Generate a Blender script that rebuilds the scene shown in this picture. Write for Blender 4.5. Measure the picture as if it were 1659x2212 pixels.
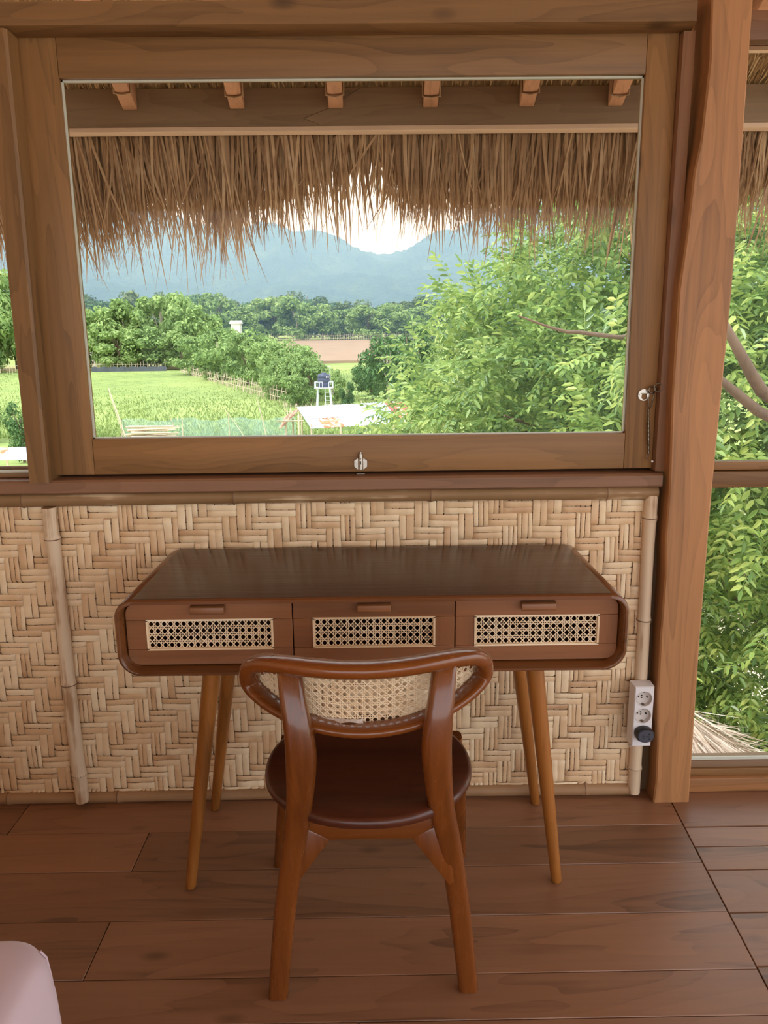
import bpy, bmesh, math, random
import numpy as np
from mathutils import Vector, Matrix

for o in list(bpy.data.objects): bpy.data.objects.remove(o)
S = bpy.context.scene
COL = S.collection
rnd = random.Random(7)
NR = np.random.default_rng(11)

# ------------------------------------------------------------------ camera
F, CX, CY = 1661.0, 829.5, 1106.0            # focal length in pixels of the 1659x2212 frame
PITCH, YAW, ROLL, H = math.radians(12.3), math.radians(0.5), 0.0105, 1.30
_fw = np.array([math.sin(YAW)*math.cos(PITCH), math.cos(YAW)*math.cos(PITCH), -math.sin(PITCH)])
_r = np.array([math.cos(YAW), -math.sin(YAW), 0.0]); _u = np.cross(_r, _fw)
_c, _s = math.cos(ROLL), math.sin(ROLL)
CR, CU = _c*_r - _s*_u, _c*_u + _s*_r
CAM = np.array([0, 0, H])
cd = bpy.data.cameras.new('camera'); cam = bpy.data.objects.new('camera', cd); COL.objects.link(cam)
cd.sensor_fit = 'VERTICAL'; cd.sensor_height = 36.0; cd.lens = 36.0*F/2212.0
cd.clip_start = 0.02; cd.clip_end = 8000
M = Matrix.Identity(4)
for i in range(3):
    M[i][0], M[i][1], M[i][2], M[i][3] = CR[i], CU[i], -_fw[i], CAM[i]
cam.matrix_world = M
S.camera = cam
def ray(px, py): return _fw + CR*(px-CX)/F - CU*(py-CY)/F
def onz(px, py, z=0.0):
    d = ray(px, py); return CAM + d*(z-H)/d[2]
def ony(px, py, y):
    d = ray(px, py); return CAM + d*y/d[1]
def proj(p):
    q = np.asarray(p, float)-CAM; dz = q@_fw; return CX+F*(q@CR)/dz, CY-F*(q@CU)/dz

# ------------------------------------------------------------------ light
S.view_settings.view_transform = 'Standard'; S.view_settings.look = 'None'
S.view_settings.gamma = 1.0; S.view_settings.use_curve_mapping = False
S.view_settings.exposure = 1.42
W = bpy.data.worlds.new('sky'); S.world = W; W.use_nodes = True
wt = W.node_tree; wt.nodes.clear()
wo = wt.nodes.new('ShaderNodeOutputWorld'); wb = wt.nodes.new('ShaderNodeBackground')
wc = wt.nodes.new('ShaderNodeTexCoord'); wsx = wt.nodes.new('ShaderNodeSeparateXYZ'); wr = wt.nodes.new('ShaderNodeValToRGB')
wt.links.new(wc.outputs['Generated'], wsx.inputs[0]); wt.links.new(wsx.outputs['Z'], wr.inputs[0])
wr.color_ramp.elements[0].position = 0.0; wr.color_ramp.elements[0].color = (0.93, 0.96, 1.0, 1)
wr.color_ramp.elements[1].position = 0.7; wr.color_ramp.elements[1].color = (0.80, 0.89, 1.0, 1)
wt.links.new(wr.outputs[0], wb.inputs[0]); wb.inputs[1].default_value = 1.0
wt.links.new(wb.outputs[0], wo.inputs[0])
sd = bpy.data.lights.new('sun', 'SUN'); sun = bpy.data.objects.new('sun', sd); COL.objects.link(sun)
sd.energy = 1.2; sd.angle = math.radians(8); sd.color = (1.0, 0.95, 0.86)
sun.rotation_euler = Vector((0.42, 0.50, -1.0)).to_track_quat('-Z', 'Y').to_euler()

# ------------------------------------------------------------------ materials
class NT:
    def __init__(s, name):
        s.m = bpy.data.materials.new(name); s.m.use_nodes = True; s.t = s.m.node_tree
        s.b = s.t.nodes['Principled BSDF']; s.out = s.t.nodes['Material Output']
    def n(s, kind, **kw):
        x = s.t.nodes.new('ShaderNode'+kind)
        for k, v in kw.items(): setattr(x, k, v)
        return x
    def l(s, a, b): s.t.links.new(a, b)
    def ramp(s, fac, stops, interp='LINEAR'):
        r = s.n('ValToRGB'); cr = r.color_ramp; cr.interpolation = interp
        while len(cr.elements) < len(stops): cr.elements.new(0.5)
        for e, (p, c) in zip(cr.elements, stops):
            e.position = p; e.color = (*c, 1) if len(c) == 3 else c
        s.l(fac, r.inputs[0]); return r.outputs[0]
    def math(s, op, a, b=None):
        x = s.n('Math', operation=op)
        for i, v in enumerate((a, b)):
            if v is None: continue
            if isinstance(v, (int, float)): x.inputs[i].default_value = v
            else: s.l(v, x.inputs[i])
        return x.outputs[0]
    def mix(s, fac, a, b, mode='MIX'):
        x = s.n('MixRGB', blend_type=mode)
        for i, v in enumerate((fac, a, b)):
            if isinstance(v, (int, float)): x.inputs[i].default_value = v
            elif isinstance(v, tuple): x.inputs[i].default_value = (*v, 1)
            else: s.l(v, x.inputs[i])
        return x.outputs[0]
    def coords(s, scale, rand=True):
        tc = s.n('TexCoord'); v = tc.outputs['Object']
        if rand:
            oi = s.n('ObjectInfo'); mm = s.n('VectorMath', operation='SCALE'); mm.inputs[0].default_value = (13.1, 7.7, 29.3)
            s.l(oi.outputs['Random'], mm.inputs['Scale'])
            ad = s.n('VectorMath', operation='ADD'); s.l(v, ad.inputs[0]); s.l(mm.outputs[0], ad.inputs[1]); v = ad.outputs[0]
        mp = s.n('Mapping'); mp.inputs['Scale'].default_value = scale; s.l(v, mp.inputs[0]); return mp.outputs[0]
    def noise(s, vec, scale, detail=4, rough=0.55, dist=0.0):
        x = s.n('TexNoise'); x.inputs['Scale'].default_value = scale; x.inputs['Detail'].default_value = detail
        x.inputs['Roughness'].default_value = rough; x.inputs['Distortion'].default_value = dist
        s.l(vec, x.inputs['Vector']); return x.outputs['Fac']
    def bump(s, h, strength, dist=0.002):
        x = s.n('Bump'); x.inputs['Strength'].default_value = strength; x.inputs['Distance'].default_value = dist
        s.l(h, x.inputs['Height']); s.l(x.outputs[0], s.b.inputs['Normal'])

def srgb(r, g, b):
    f = lambda c: c/12.92 if c <= 0.04045 else ((c+0.055)/1.055)**2.4
    return (f(r/255), f(g/255), f(b/255))
def shade(c, k): return tuple(min(1.0, v*k) for v in c)

def wood(name, mid, axis, rough=0.5, dark=0.55, light=1.35, var=0.35, coat=0.0, knots=0.0, spec=0.4, across=16.0, ringw=0.13):
    t = NT(name)
    sc = [across*3.2]*3; sc['XYZ'.index(axis)] = 1.8
    streak = t.noise(t.coords(tuple(sc)), 1.0, 5, 0.62, 0.3)
    sc2 = [across*0.5]*3; sc2['XYZ'.index(axis)] = 0.9
    broad = t.noise(t.coords(tuple(sc2)), 1.0, 2, 0.45, 0.7)
    rings = t.math('FRACT', t.math('MULTIPLY', broad, 13.0))
    rings = t.math('POWER', rings, 2.0)
    f = t.math('ADD', t.math('MULTIPLY', streak, 0.55), t.math('ADD', t.math('MULTIPLY', t.math('SUBTRACT', 0.45, rings), ringw), t.math('ADD', 0.18, t.math('MULTIPLY', t.math('SUBTRACT', broad, 0.5), 0.7))))
    c = t.ramp(f, [(0.22, shade(mid, dark)), (0.45, mid), (0.72, shade(mid, light))])
    oi = t.n('ObjectInfo')
    hs = t.n('HueSaturation'); t.l(c, hs.inputs['Color'])
    t.l(t.math('ADD', t.math('MULTIPLY', oi.outputs['Random'], var), 1.0-var/2), hs.inputs['Value'])
    c = hs.outputs[0]
    if knots:
        sk = [7.0]*3; sk['XYZ'.index(axis)] = 3.2
        vv = t.coords(tuple(sk)); vo = t.n('TexVoronoi'); vo.inputs['Scale'].default_value = 1.0; t.l(vv, vo.inputs['Vector'])
        k = t.ramp(vo.outputs['Distance'], [(0.0, (1, 1, 1)), (0.055, (0.75,)*3), (0.13, (0, 0, 0))])
        c = t.mix(t.math('MULTIPLY', k, knots), c, shade(mid, 0.22))
    t.l(c, t.b.inputs['Base Color'])
    t.l(t.math('ADD', t.math('MULTIPLY', streak, 0.2), rough-0.1), t.b.inputs['Roughness'])
    t.b.inputs['Specular IOR Level'].default_value = spec
    t.b.inputs['Coat Weight'].default_value = coat; t.b.inputs['Coat Roughness'].default_value = 0.12
    t.bump(f, 0.18, 0.002)
    return t.m
def plain(name, col, rough=0.5, metal=0.0, spec=0.5, noise=0.0, nscale=20):
    t = NT(name); t.b.inputs['Roughness'].default_value = rough; t.b.inputs['Metallic'].default_value = metal
    t.b.inputs['Specular IOR Level'].default_value = spec
    v = t.coords((1, 1, 1)); f = t.noise(v, nscale, 4)
    t.l(t.mix(f, shade(col, 1-noise), shade(col, 1+noise)), t.b.inputs['Base Color'])
    return t.m
def fibre(name, stops, axis, rough=0.6, trans=0.0, streak=40.0, var=0.0, spec=0.3):
    """straw, bamboo, cane: one tint per piece (island) and fine streaks along an axis"""
    t = NT(name); g = t.n('NewGeometry'); oi = t.n('ObjectInfo')
    sc = [streak]*3
    if axis: sc['XYZ'.index(axis)] = 2.0
    v = t.coords(tuple(sc)); n = t.noise(v, 1.0, 4, 0.6)
    v2 = t.coords((6, 6, 6)); n2 = t.noise(v2, 1.0, 3)
    r = t.math('FRACT', t.math('ADD', g.outputs['Random Per Island'], oi.outputs['Random']))
    f = t.math('ADD', t.math('MULTIPLY', r, 0.45), t.math('ADD', t.math('MULTIPLY', n, 0.45), t.math('MULTIPLY', t.math('SUBTRACT', n2, 0.35), 0.5)))
    c = t.ramp(f, stops); t.l(c, t.b.inputs['Base Color'])
    t.b.inputs['Roughness'].default_value = rough; t.b.inputs['Specular IOR Level'].default_value = spec
    if trans:
        tr = t.n('BsdfTranslucent'); t.l(c, tr.inputs[0]); mx = t.n('MixShader'); mx.inputs[0].default_value = trans
        t.l(t.b.outputs[0], mx.inputs[1]); t.l(tr.outputs[0], mx.inputs[2]); t.l(mx.outputs[0], t.out.inputs[0])
    else: t.bump(n, 0.25, 0.001)
    return t.m
def foliage(name, stops, rough=0.45, trans=0.3, spec=0.4):
    t = NT(name); g = t.n('NewGeometry'); oi = t.n('ObjectInfo')
    v = t.coords((1, 1, 1)); n = t.noise(v, 0.5, 3)
    f = t.math('ADD', t.math('MULTIPLY', g.outputs['Random Per Island'], 0.5), t.math('ADD', t.math('MULTIPLY', n, 0.35), t.math('MULTIPLY', oi.outputs['Random'], 0.18)))
    c = t.ramp(f, stops); t.l(c, t.b.inputs['Base Color'])
    t.b.inputs['Roughness'].default_value = rough; t.b.inputs['Specular IOR Level'].default_value = spec
    tr = t.n('BsdfTranslucent'); t.l(c, tr.inputs[0]); mx = t.n('MixShader'); mx.inputs[0].default_value = trans
    t.l(t.b.outputs[0], mx.inputs[1]); t.l(tr.outputs[0], mx.inputs[2]); t.l(mx.outputs[0], t.out.inputs[0])
    return t.m
def glass(name, tint=(0.97, 0.985, 0.98)):
    t = NT(name); t.t.nodes.remove(t.b)
    tr = t.n('BsdfTransparent'); tr.inputs[0].default_value = (*tint, 1); gl = t.n('BsdfGlossy'); gl.inputs['Roughness'].default_value = 0.02
    fr = t.n('Fresnel'); fr.inputs[0].default_value = 1.16; mx = t.n('MixShader')
    t.l(fr.outputs[0], mx.inputs[0]); t.l(tr.outputs[0], mx.inputs[1]); t.l(gl.outputs[0], mx.inputs[2]); t.l(mx.outputs[0], t.out.inputs[0])
    return t.m

FRAME = srgb(132, 95, 56)
MT = {}
for a in 'XYZ':
    MT['frame'+a] = wood('teak_frame_'+a.lower(), FRAME, a, 0.5, 0.55, 1.35, 0.25, knots=0.75)
    MT['sill'+a] = wood('teak_sill_'+a.lower(), srgb(138, 98, 70), a, 0.5, 0.6, 1.3, 0.2, knots=0.5)
    MT['post'+a] = wood('teak_post_'+a.lower(), srgb(172, 120, 75), a, 0.5, 0.62, 1.22, 0.1, knots=0.8)
    MT['desk'+a] = wood('lacquered_desk_'+a.lower(), srgb(116, 68, 32), a, 0.3, 0.55, 1.35, 0.15, coat=0.35, across=24, ringw=0.06)
    MT['draw'+a] = wood('drawer_veneer_'+a.lower(), srgb(136, 86, 50), a, 0.4, 0.7, 1.25, 0.2, coat=0.15, across=20, ringw=0.06)
    MT['chair'+a] = wood('lacquered_chair_'+a.lower(), srgb(116, 61, 21), a, 0.26, 0.5, 1.35, 0.12, coat=0.5, across=16, ringw=0.04)
MT['desktop'] = wood('dark_desk_top', srgb(76, 45, 27), 'X', 0.22, 0.75, 1.2, 0, spec=0.18, ringw=0.04, across=30)
MT['legZ'] = wood('round_leg_wood', srgb(150, 92, 38), 'Z', 0.35, 0.6, 1.3, 0.12, coat=0.3, across=18, ringw=0.08)
MT['seat'] = wood('dark_seat', srgb(76, 36, 20), 'X', 0.34, 0.6, 1.4, 0, coat=0.2, across=16)
MT['floor'] = wood('floor_teak', srgb(140, 98, 70), 'X', 0.40, 0.42, 1.25, 0.34, knots=0.6, spec=0.5, across=11)
MT['rafter'] = wood('rafter_wood', srgb(196, 140, 104), 'Y', 0.6, 0.7, 1.2, 0.2)
MT['fascia'] = wood('grey_brown_board', srgb(142, 114, 88), 'X', 0.7, 0.75, 1.2, 0.1, knots=0.3)
MT['fasciaedge'] = wood('pale_board_edge', srgb(226, 190, 160), 'X', 0.6, 0.85, 1.1, 0.1)
MT['weave'] = fibre('bamboo_strip', [(0.08, srgb(172, 126, 88)), (0.32, srgb(220, 180, 136)), (0.6, srgb(236, 204, 162)), (0.9, srgb(250, 228, 190))], None, 0.42, streak=9, spec=0.45)
MT['back'] = plain('dark_bamboo_backing', srgb(96, 70, 44), 0.8, noise=0.3)
for a in 'XZ':
    MT['bamboo'+a] = fibre('bamboo_pole_'+a.lower(), [(0.1, srgb(126, 92, 62)), (0.4, srgb(164, 126, 90)), (0.58, srgb(176, 138, 102)), (0.66, srgb(222, 196, 164))], a, 0.5, streak=60)
MT['bambooD'] = fibre('dark_bamboo_pole', [(0.1, srgb(104, 76, 48)), (0.4, srgb(138, 106, 70)), (0.6, srgb(150, 116, 80)), (0.68, srgb(206, 178, 142))], 'X', 0.5, streak=60)
MT['node'] = plain('bamboo_node', srgb(122, 88, 62), 0.7, noise=0.3, nscale=90)
MT['cane'] = fibre('cane', [(0.1, srgb(216, 180, 138)), (0.5, srgb(238, 210, 172)), (0.9, srgb(248, 226, 194))], None, 0.45)
MT['straw'] = fibre('eave_straw', [(0.08, srgb(88, 62, 44)), (0.30, srgb(158, 122, 90)), (0.6, srgb(194, 156, 118)), (0.95, srgb(224, 192, 154))], None, 0.65, trans=0.22)
MT['thatch'] = fibre('roof_straw', [(0.1, srgb(120, 88, 56)), (0.5, srgb(182, 144, 100)), (0.9, srgb(216, 184, 138))], 'Y', 0.8)
MT['palestraw'] = fibre('weathered_straw', [(0.08, srgb(150, 122, 104)), (0.4, srgb(208, 184, 164)), (0.9, srgb(246, 232, 216))], None, 0.7, trans=0.2)
MT['glass'] = glass('window_glass')
MT['putty'] = plain('clear_sealant', srgb(206, 206, 190), 0.35)
MT['steel'] = plain('brushed_steel', srgb(176, 168, 158), 0.3, 1.0, noise=0.15, nscale=60)
MT['oldsteel'] = plain('aged_steel', srgb(120, 108, 92), 0.35, 1.0, noise=0.3, nscale=80)
MT['white'] = plain('white_plastic', srgb(232, 226, 224), 0.35, noise=0.02)
MT['cream'] = plain('socket_plastic', srgb(214, 204, 196), 0.4)
MT['black'] = plain('black_plastic', srgb(28, 28, 32), 0.4)
MT['dark'] = plain('charcoal_plastic', srgb(72, 72, 82), 0.42)
MT['hole'] = plain('socket_hole', (0.01, 0.01, 0.01), 0.8)
MT['film'] = plain('clear_film', srgb(214, 200, 192), 0.15, noise=0.2, nscale=90)

# ------------------------------------------------------------------ mesh helpers
class MB:
    def __init__(s): s.v = []; s.f = []
    def add(s, vs, fs):
        b = len(s.v); s.v += [tuple(map(float, p)) for p in vs]; s.f += [tuple(b+i for i in f) for f in fs]; return s
    def box(s, x0, x1, y0, y1, z0, z1):
        p = [(x, y, z) for z in (z0, z1) for y in (y0, y1) for x in (x0, x1)]
        return s.add(p, [(0, 2, 3, 1), (4, 5, 7, 6), (0, 1, 5, 4), (2, 6, 7, 3), (0, 4, 6, 2), (1, 3, 7, 5)])
    def loft(s, rings, closed=True, caps=True, loop=False):
        n = len(rings[0]); vs = [p for r in rings for p in r]; fs = []
        m = len(rings)
        for i in range(m if loop else m-1):
            for j in range(n if closed else n-1):
                a, b = i*n+j, i*n+(j+1) % n; c, d = ((i+1) % m)*n+(j+1) % n, ((i+1) % m)*n+j
                fs.append((a, b, c, d))
        if caps and closed and not loop: fs += [tuple(range(n-1, -1, -1)), tuple((m-1)*n+j for j in range(n))]
        return s.add(vs, fs)
    def tube(s, path, rad, n=12, closed=False, up=(0.01, 0.3, 1)):
        path = [Vector(p) for p in path]; m = len(path)
        rad = [rad]*m if isinstance(rad, (int, float)) else rad
        rings = []
        for i, p in enumerate(path):
            if closed: t = path[(i+1) % m]-path[i-1]
            else: t = path[min(i+1, m-1)]-path[max(i-1, 0)]
            t.normalize(); a = t.cross(Vector(up)); a.normalize() if a.length > 1e-4 else None
            if a.length < 1e-3: a = t.cross(Vector((1, 0, 0))).normalized()
            b = t.cross(a); r = rad[i]; ra, rb = (r if isinstance(r, tuple) else (r, r))
            rings.append([p+a*(ra*math.cos(2*math.pi*k/n))+b*(rb*math.sin(2*math.pi*k/n)) for k in range(n)])
        return s.loft(rings, loop=closed)
    def poly(s, pts, d):
        """a flat outline pushed along the vector d"""
        n = len(pts); d = Vector(d); vs = [Vector(p) for p in pts]; vs += [p+d for p in vs]
        return s.add(vs, [tuple(range(n)), tuple(range(2*n-1, n-1, -1))]+[(i, n+i, n+(i+1) % n, (i+1) % n) for i in range(n)])
    def build(s, name, mat, parent=None, bevel=0.0, smooth=None, seg=2, fix=True):
        v = np.array(s.v); c = (v.min(0)+v.max(0))/2
        me = bpy.data.meshes.new(name); me.from_pydata((v-c).tolist(), [], s.f)
        bm = bmesh.new(); bm.from_mesh(me)
        if fix: bmesh.ops.recalc_face_normals(bm, faces=bm.faces)
        if bevel:
            es = [e for e in bm.edges if len(e.link_faces) == 2 and e.calc_face_angle(0) > 0.6]
            bmesh.ops.bevel(bm, geom=es, offset=bevel, segments=seg, profile=0.5, affect='EDGES', clamp_overlap=True)
        bm.to_mesh(me); bm.free()
        o = bpy.data.objects.new(name, me); COL.objects.link(o)
        me.materials.append(MT[mat] if isinstance(mat, str) else mat)
        if smooth or bevel: me.shade_smooth(); me.set_sharp_from_angle(angle=math.radians(smooth or 40))
        place(o, parent, c); return o
WORLD = {}
def place(o, parent, c):
    WORLD[o] = Vector(c)
    o.location = Vector(c)
    if parent is not None:
        o.parent = parent; o.location = Vector(c)-WORLD[parent]
def npmesh(name, verts, faces, mat, parent=None, smooth=False):
    """big mesh from arrays: verts (n,3), faces (m,k) all of one size"""
    me = bpy.data.meshes.new(name); k = faces.shape[1]
    me.vertices.add(len(verts)); me.vertices.foreach_set('co', verts.astype(np.float32).ravel())
    me.loops.add(faces.size); me.loops.foreach_set('vertex_index', faces.astype(np.int32).ravel())
    me.polygons.add(len(faces)); me.polygons.foreach_set('loop_start', np.arange(0, faces.size, k, dtype=np.int32))
    me.update(calc_edges=True); me.validate()
    if smooth: me.shade_smooth()
    me.materials.append(MT[mat] if isinstance(mat, str) else mat)
    o = bpy.data.objects.new(name, me); COL.objects.link(o)
    WORLD[o] = Vector((0, 0, 0))
    if parent is not None: place(o, parent, (0, 0, 0))
    return o
def thing(name, loc, label, cat, group=None):
    o = bpy.data.objects.new(name, None); COL.objects.link(o); o.empty_display_size = 0.1
    place(o, None, loc); tag(o, label, cat, group); return o
def tag(o, label=None, cat=None, group=None, kind=None):
    if label: o['label'] = label
    if cat: o['category'] = cat
    if group: o['group'] = group
    if kind: o['kind'] = kind
    return o
def struct(o, label, cat): return tag(o, label, cat, kind='structure')
def sempty(name, loc, label, cat):
    o = thing(name, loc, label, cat); o['kind'] = 'structure'; return o

# ================================================================== THE ROOM
YW, YS, YF = 2.035, 2.045, 2.0               # weave plane, sash face, sill / head face
XL, XR, YB = -2.3, 3.0, -3.6

# ---- floor of teak boards
fl = struct(MB().box(XL, XR, YB, 2.12, -0.10, -0.022).build('floor', 'back'), 'worn reddish brown teak board floor under the desk and chair', 'floor')
rows = [2.10] + [onz(830, y)[1] for y in (1790, 1873, 1980, 2106, 2206)]
while rows[-1] > YB+0.2: rows.append(rows[-1]-rnd.uniform(0.125, 0.165))
rows[-1] = YB
jointx = lambda y: 0.814+(y-1.65)*0.075
cuts = {0: [onz(35, 1775)[0]], 1: [onz(305, 1836)[0]], 2: [], 3: [onz(212, 2046)[0]], 4: []}
for i in range(len(rows)-1):
    y1, y0 = rows[i], rows[i+1]
    xs = [XL]+(cuts[i] if i in cuts else [rnd.uniform(-1.4, 0.3)])
    g = 0.0009
    for k, xa in enumerate(xs):
        xb = xs[k+1] if k+1 < len(xs) else None
        e0, e1 = (jointx(y0)-0.0012, jointx(y1)-0.0012) if xb is None else (xb-g, xb-g)
        dz = rnd.uniform(-0.0012, 0)
        b = MB().poly([(xa+(g if k else 0), y0+g, -0.022), (e0, y0+g, -0.022), (e1, y1-g, -0.022), (xa+(g if k else 0), y1-g, -0.022)], (0, 0, 0.022+dz))
        b.build('floorboard', 'floor', fl, bevel=0.0012, seg=1)
rr = [2.10, onz(1560, 1785)[1], onz(1560, 1812)[1]-0.03, onz(1560, 1867)[1]-0.02, onz(1600, 1970)[1]]
while rr[-1] > YB+0.2: rr.append(rr[-1]-rnd.uniform(0.13, 0.19))
rr[-1] = YB
for i in range(len(rr)-1):
    y1, y0 = rr[i], rr[i+1]
    MB().poly([(jointx(y0)+0.0015, y0+0.001, -0.022), (XR, y0+0.001, -0.022), (XR, y1-0.001, -0.022), (jointx(y1)+0.0015, y1-0.001, -0.022)], (0, 0, 0.021+rnd.uniform(-0.001, 0.001))).build('floorboard', 'floor', fl, bevel=0.0012, seg=1)

# ---- woven bamboo front wall: long strips passing over and under each other
U, V = 0.0400, 0.0352
wx0, wx1, wz0, wz1 = XL, 0.742, 0.004, 0.925
wf = struct(MB().box(wx0, wx1+0.055, YW+0.016, YW+0.030, 0, 0.922).build('wall_front', 'back'), 'pale woven bamboo mat wall in a stepped twill below the window', 'wall')
nc, nr = int(math.ceil((wx1-wx0)/U)), int(math.ceil((wz1-wz0)/V))
off_i = 2
weft = lambda i, j: ((i-j+off_i) % 4) in (0, 1)
def strip(pts, w, horiz, par):
    """pts: (s along, c centre across, h towards the room, tilt)"""
    rings = []
    for s_, c_, h_ in pts:
        q = [(-0.5, -0.0011), (-0.2, 0.0004), (0.2, 0.0004), (0.5, -0.0011)]
        rings.append([((s_, YW-h_-d, c_+e*w) if horiz else (c_+e*w, YW-h_-d, s_)) for e, d in q])
    return MB().loft(rings, closed=False).build('bamboo_strip', 'weave', par, smooth=50, fix=False)
A = 0.0042
for j in range(nr):
    base = wz0+j*V; k = 2; ws = [rnd.uniform(0.43, 0.57)]; ws.append(1-ws[0]); p = base
    for wfrac in ws:
        w = wfrac*V; c = p+w/2; p += w; pts = []; ph = rnd.uniform(0, 9)
        for i in range(nc):
            up = A if weft(i, j) else -A
            for f in (0.10, 0.5, 0.90):
                s_ = wx0+(i+f)*U
                pts.append((min(s_, wx1), c+0.0009*math.sin(ph+i*0.9+f), up+0.0009*math.sin(ph+i*2.3)+(0.0008 if f == 0.5 else 0)))
        strip(pts, w-0.0016, True, wf)
for i in range(nc):
    base = wx0+i*U; n = rnd.choice((2, 2, 2, 3)); ws = [rnd.uniform(0.75, 1.25) for _ in range(n)]; tot = sum(ws); p = base
    if base > wx1-0.012: continue
    for wv in ws:
        w = wv/tot*U; c = p+w/2; p += w; pts = []; ph = rnd.uniform(0, 9)
        if c+w/2 > wx1: continue
        for j in range(nr):
            up = -A if weft(i, j) else A
            for f in (0.10, 0.5, 0.90):
                s_ = wz0+(j+f)*V
                pts.append((min(s_, wz1), c+0.0009*math.sin(ph+j*0.9+f), up+0.0009*math.sin(ph+j*1.9)+(0.0008 if f == 0.5 else 0)))
        strip(pts, w-0.0017, False, wf)

def bamboo(name, a, b, r, nodes, mat, half=False):
    a, b = Vector(a), Vector(b); L = (b-a).length; ts = set([0, 1])
    for q in nodes: ts.update([max(0, q-0.012/L), q-0.005/L, q, q+0.005/L, min(1, q+0.014/L)])
    for k in range(1, 12): ts.add(k/12)
    ts = sorted(ts); path, rad = [], []
    for t in ts:
        w = 0.0012*math.sin(t*9+a.x*5); path.append(a.lerp(b, t)+Vector((w, 0, w)))
        bulge = max([0]+[1-abs(t-q)*L/0.010 for q in nodes]); rad.append(r*(1+0.16*max(0, bulge)+0.04*math.sin(t*7)))
    o = MB().tube(path, rad, 18).build(name, mat, None, smooth=60)
    d_ = (b-a).normalized()
    for q in nodes:
        c_ = a.lerp(b, q)+Vector((0.0012*math.sin(q*9+a.x*5), 0, 0.0012*math.sin(q*9+a.x*5)))
        MB().tube([c_-d_*0.0014, c_, c_+d_*0.0014], [r*1.165, r*1.18, r*1.165], 18).build('node_ring', 'node', o, smooth=60)
    return o
zc = 0.904
struct(bamboo('trim_1', (XL, 2.024, zc), (0.752, 2.024, zc+0.001), 0.0185, [0.265, 0.445, 0.628, 0.80, 0.955], 'bambooD'), 'brown bamboo pole nailed along under the window sill', 'trim')
struct(bamboo('baseboard_front', (XL, 2.032, 0.016), (0.735, 2.032, 0.016), 0.0175, [0.2, 0.40, 0.505, 0.66, 0.80, 0.955], 'bambooX'), 'split bamboo pole laid along the floor under the woven wall', 'baseboard')
struct(bamboo('trim_2', (0.742, 2.022, 0.010), (0.737, 2.022, 0.897), 0.0175, [0.09, 0.34, 0.6, 0.93], 'bambooZ'), 'upright bamboo pole between the woven wall and the big post', 'trim')
struct(bamboo('trim_3', (-0.868, 2.014, 0.012), (-0.874, 2.014, 0.886), 0.0185, [0.10, 0.42, 0.90], 'bambooZ'), 'loose upright bamboo pole on the woven wall left of the desk', 'trim')

# ---- big post
pl = [(0, 1734, 1411), (1, 1691, 1417), (2, 1600, 1421), (3, 1500, 1421), (4, 1377, 1427), (5, 1246, 1437), (6, 1171, 1437), (7, 1060, 1446), (8, 860, 1452), (9, 625, 1467), (10, 500, 1485), (11, 375, 1499), (12, 300, 1515), (13, 130, 1534), (14, 0, 1537)]
prs = [(0, 1489), (1377, 1512)]
def pr_x(z): return np.interp(z, [0, 0.5, 0.98, 1.39, 2.07, 3], [0.889, 0.882, 0.882, 0.891, 0.884, 0.886])
rings = []
YP = 1.98
for _, py, px in pl:
    q = ony(px, py, YP); z = max(0.0, q[2]); xa, xb = q[0], pr_x(z); c = 0.004
    rings.append([(xa, YP+c, z), (xa+c, YP, z), (xb-c, YP, z), (xb, YP+c, z), (xb, 2.115, z), (xa+0.004, 2.115, z)])
rings.append([(x, y, 2.42) for x, y, z in rings[-1]])
struct(MB().loft(rings).build('trim_4', 'postZ', None, smooth=35), 'tall squared teak post with a wavy edge right of the window', 'post')

# ---- window in the middle: sash with glass
w1 = sempty('window_1', (-0.04, YS, 0.975), 'large teak framed window above the desk looking onto the valley', 'window')
def P(px, py, y=YS): q = ony(px, py, y); return (q[0], q[2])
gx0, gx1, gz0, gz1 = -0.7565, 0.6655, 1.062, 1.935
sx0, sx1, sz0, sz1 = -0.862, 0.742, 0.966, 2.035
SB = 2.085
def slab(x0, x1, z0, z1, y0, y1): return MB().box(x0, x1, y0, y1, z0, z1)
slab(sx0, gx0, sz0, sz1, YS, SB).build('stile', 'frameZ', w1, bevel=0.002)
slab(gx1, sx1, sz0, sz1, YS+0.001, SB).build('stile', 'frameZ', w1, bevel=0.002)
slab(gx0+0.0006, gx1-0.0006, gz1, sz1, YS, SB).build('rail', 'frameX', w1, bevel=0.002)
slab(gx0+0.0006, gx1-0.0006, sz0, gz0, YS, SB).build('rail', 'frameX', w1, bevel=0.002)
slab(gx0-0.004, gx1+0.004, gz0-0.004, gz1+0.004, 2.066, 2.070).build('pane', 'glass', w1)
for a, b, c, d in ((gx0, gx0+0.004, gz0, gz1), (gx1-0.004, gx1, gz0, gz1), (gx0, gx1, gz1-0.004, gz1), (gx0, gx1, gz0, gz0+0.003)):
    slab(a, b, c, d, 2.0585, 2.0655).build('sealant', 'putty', w1)

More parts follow.
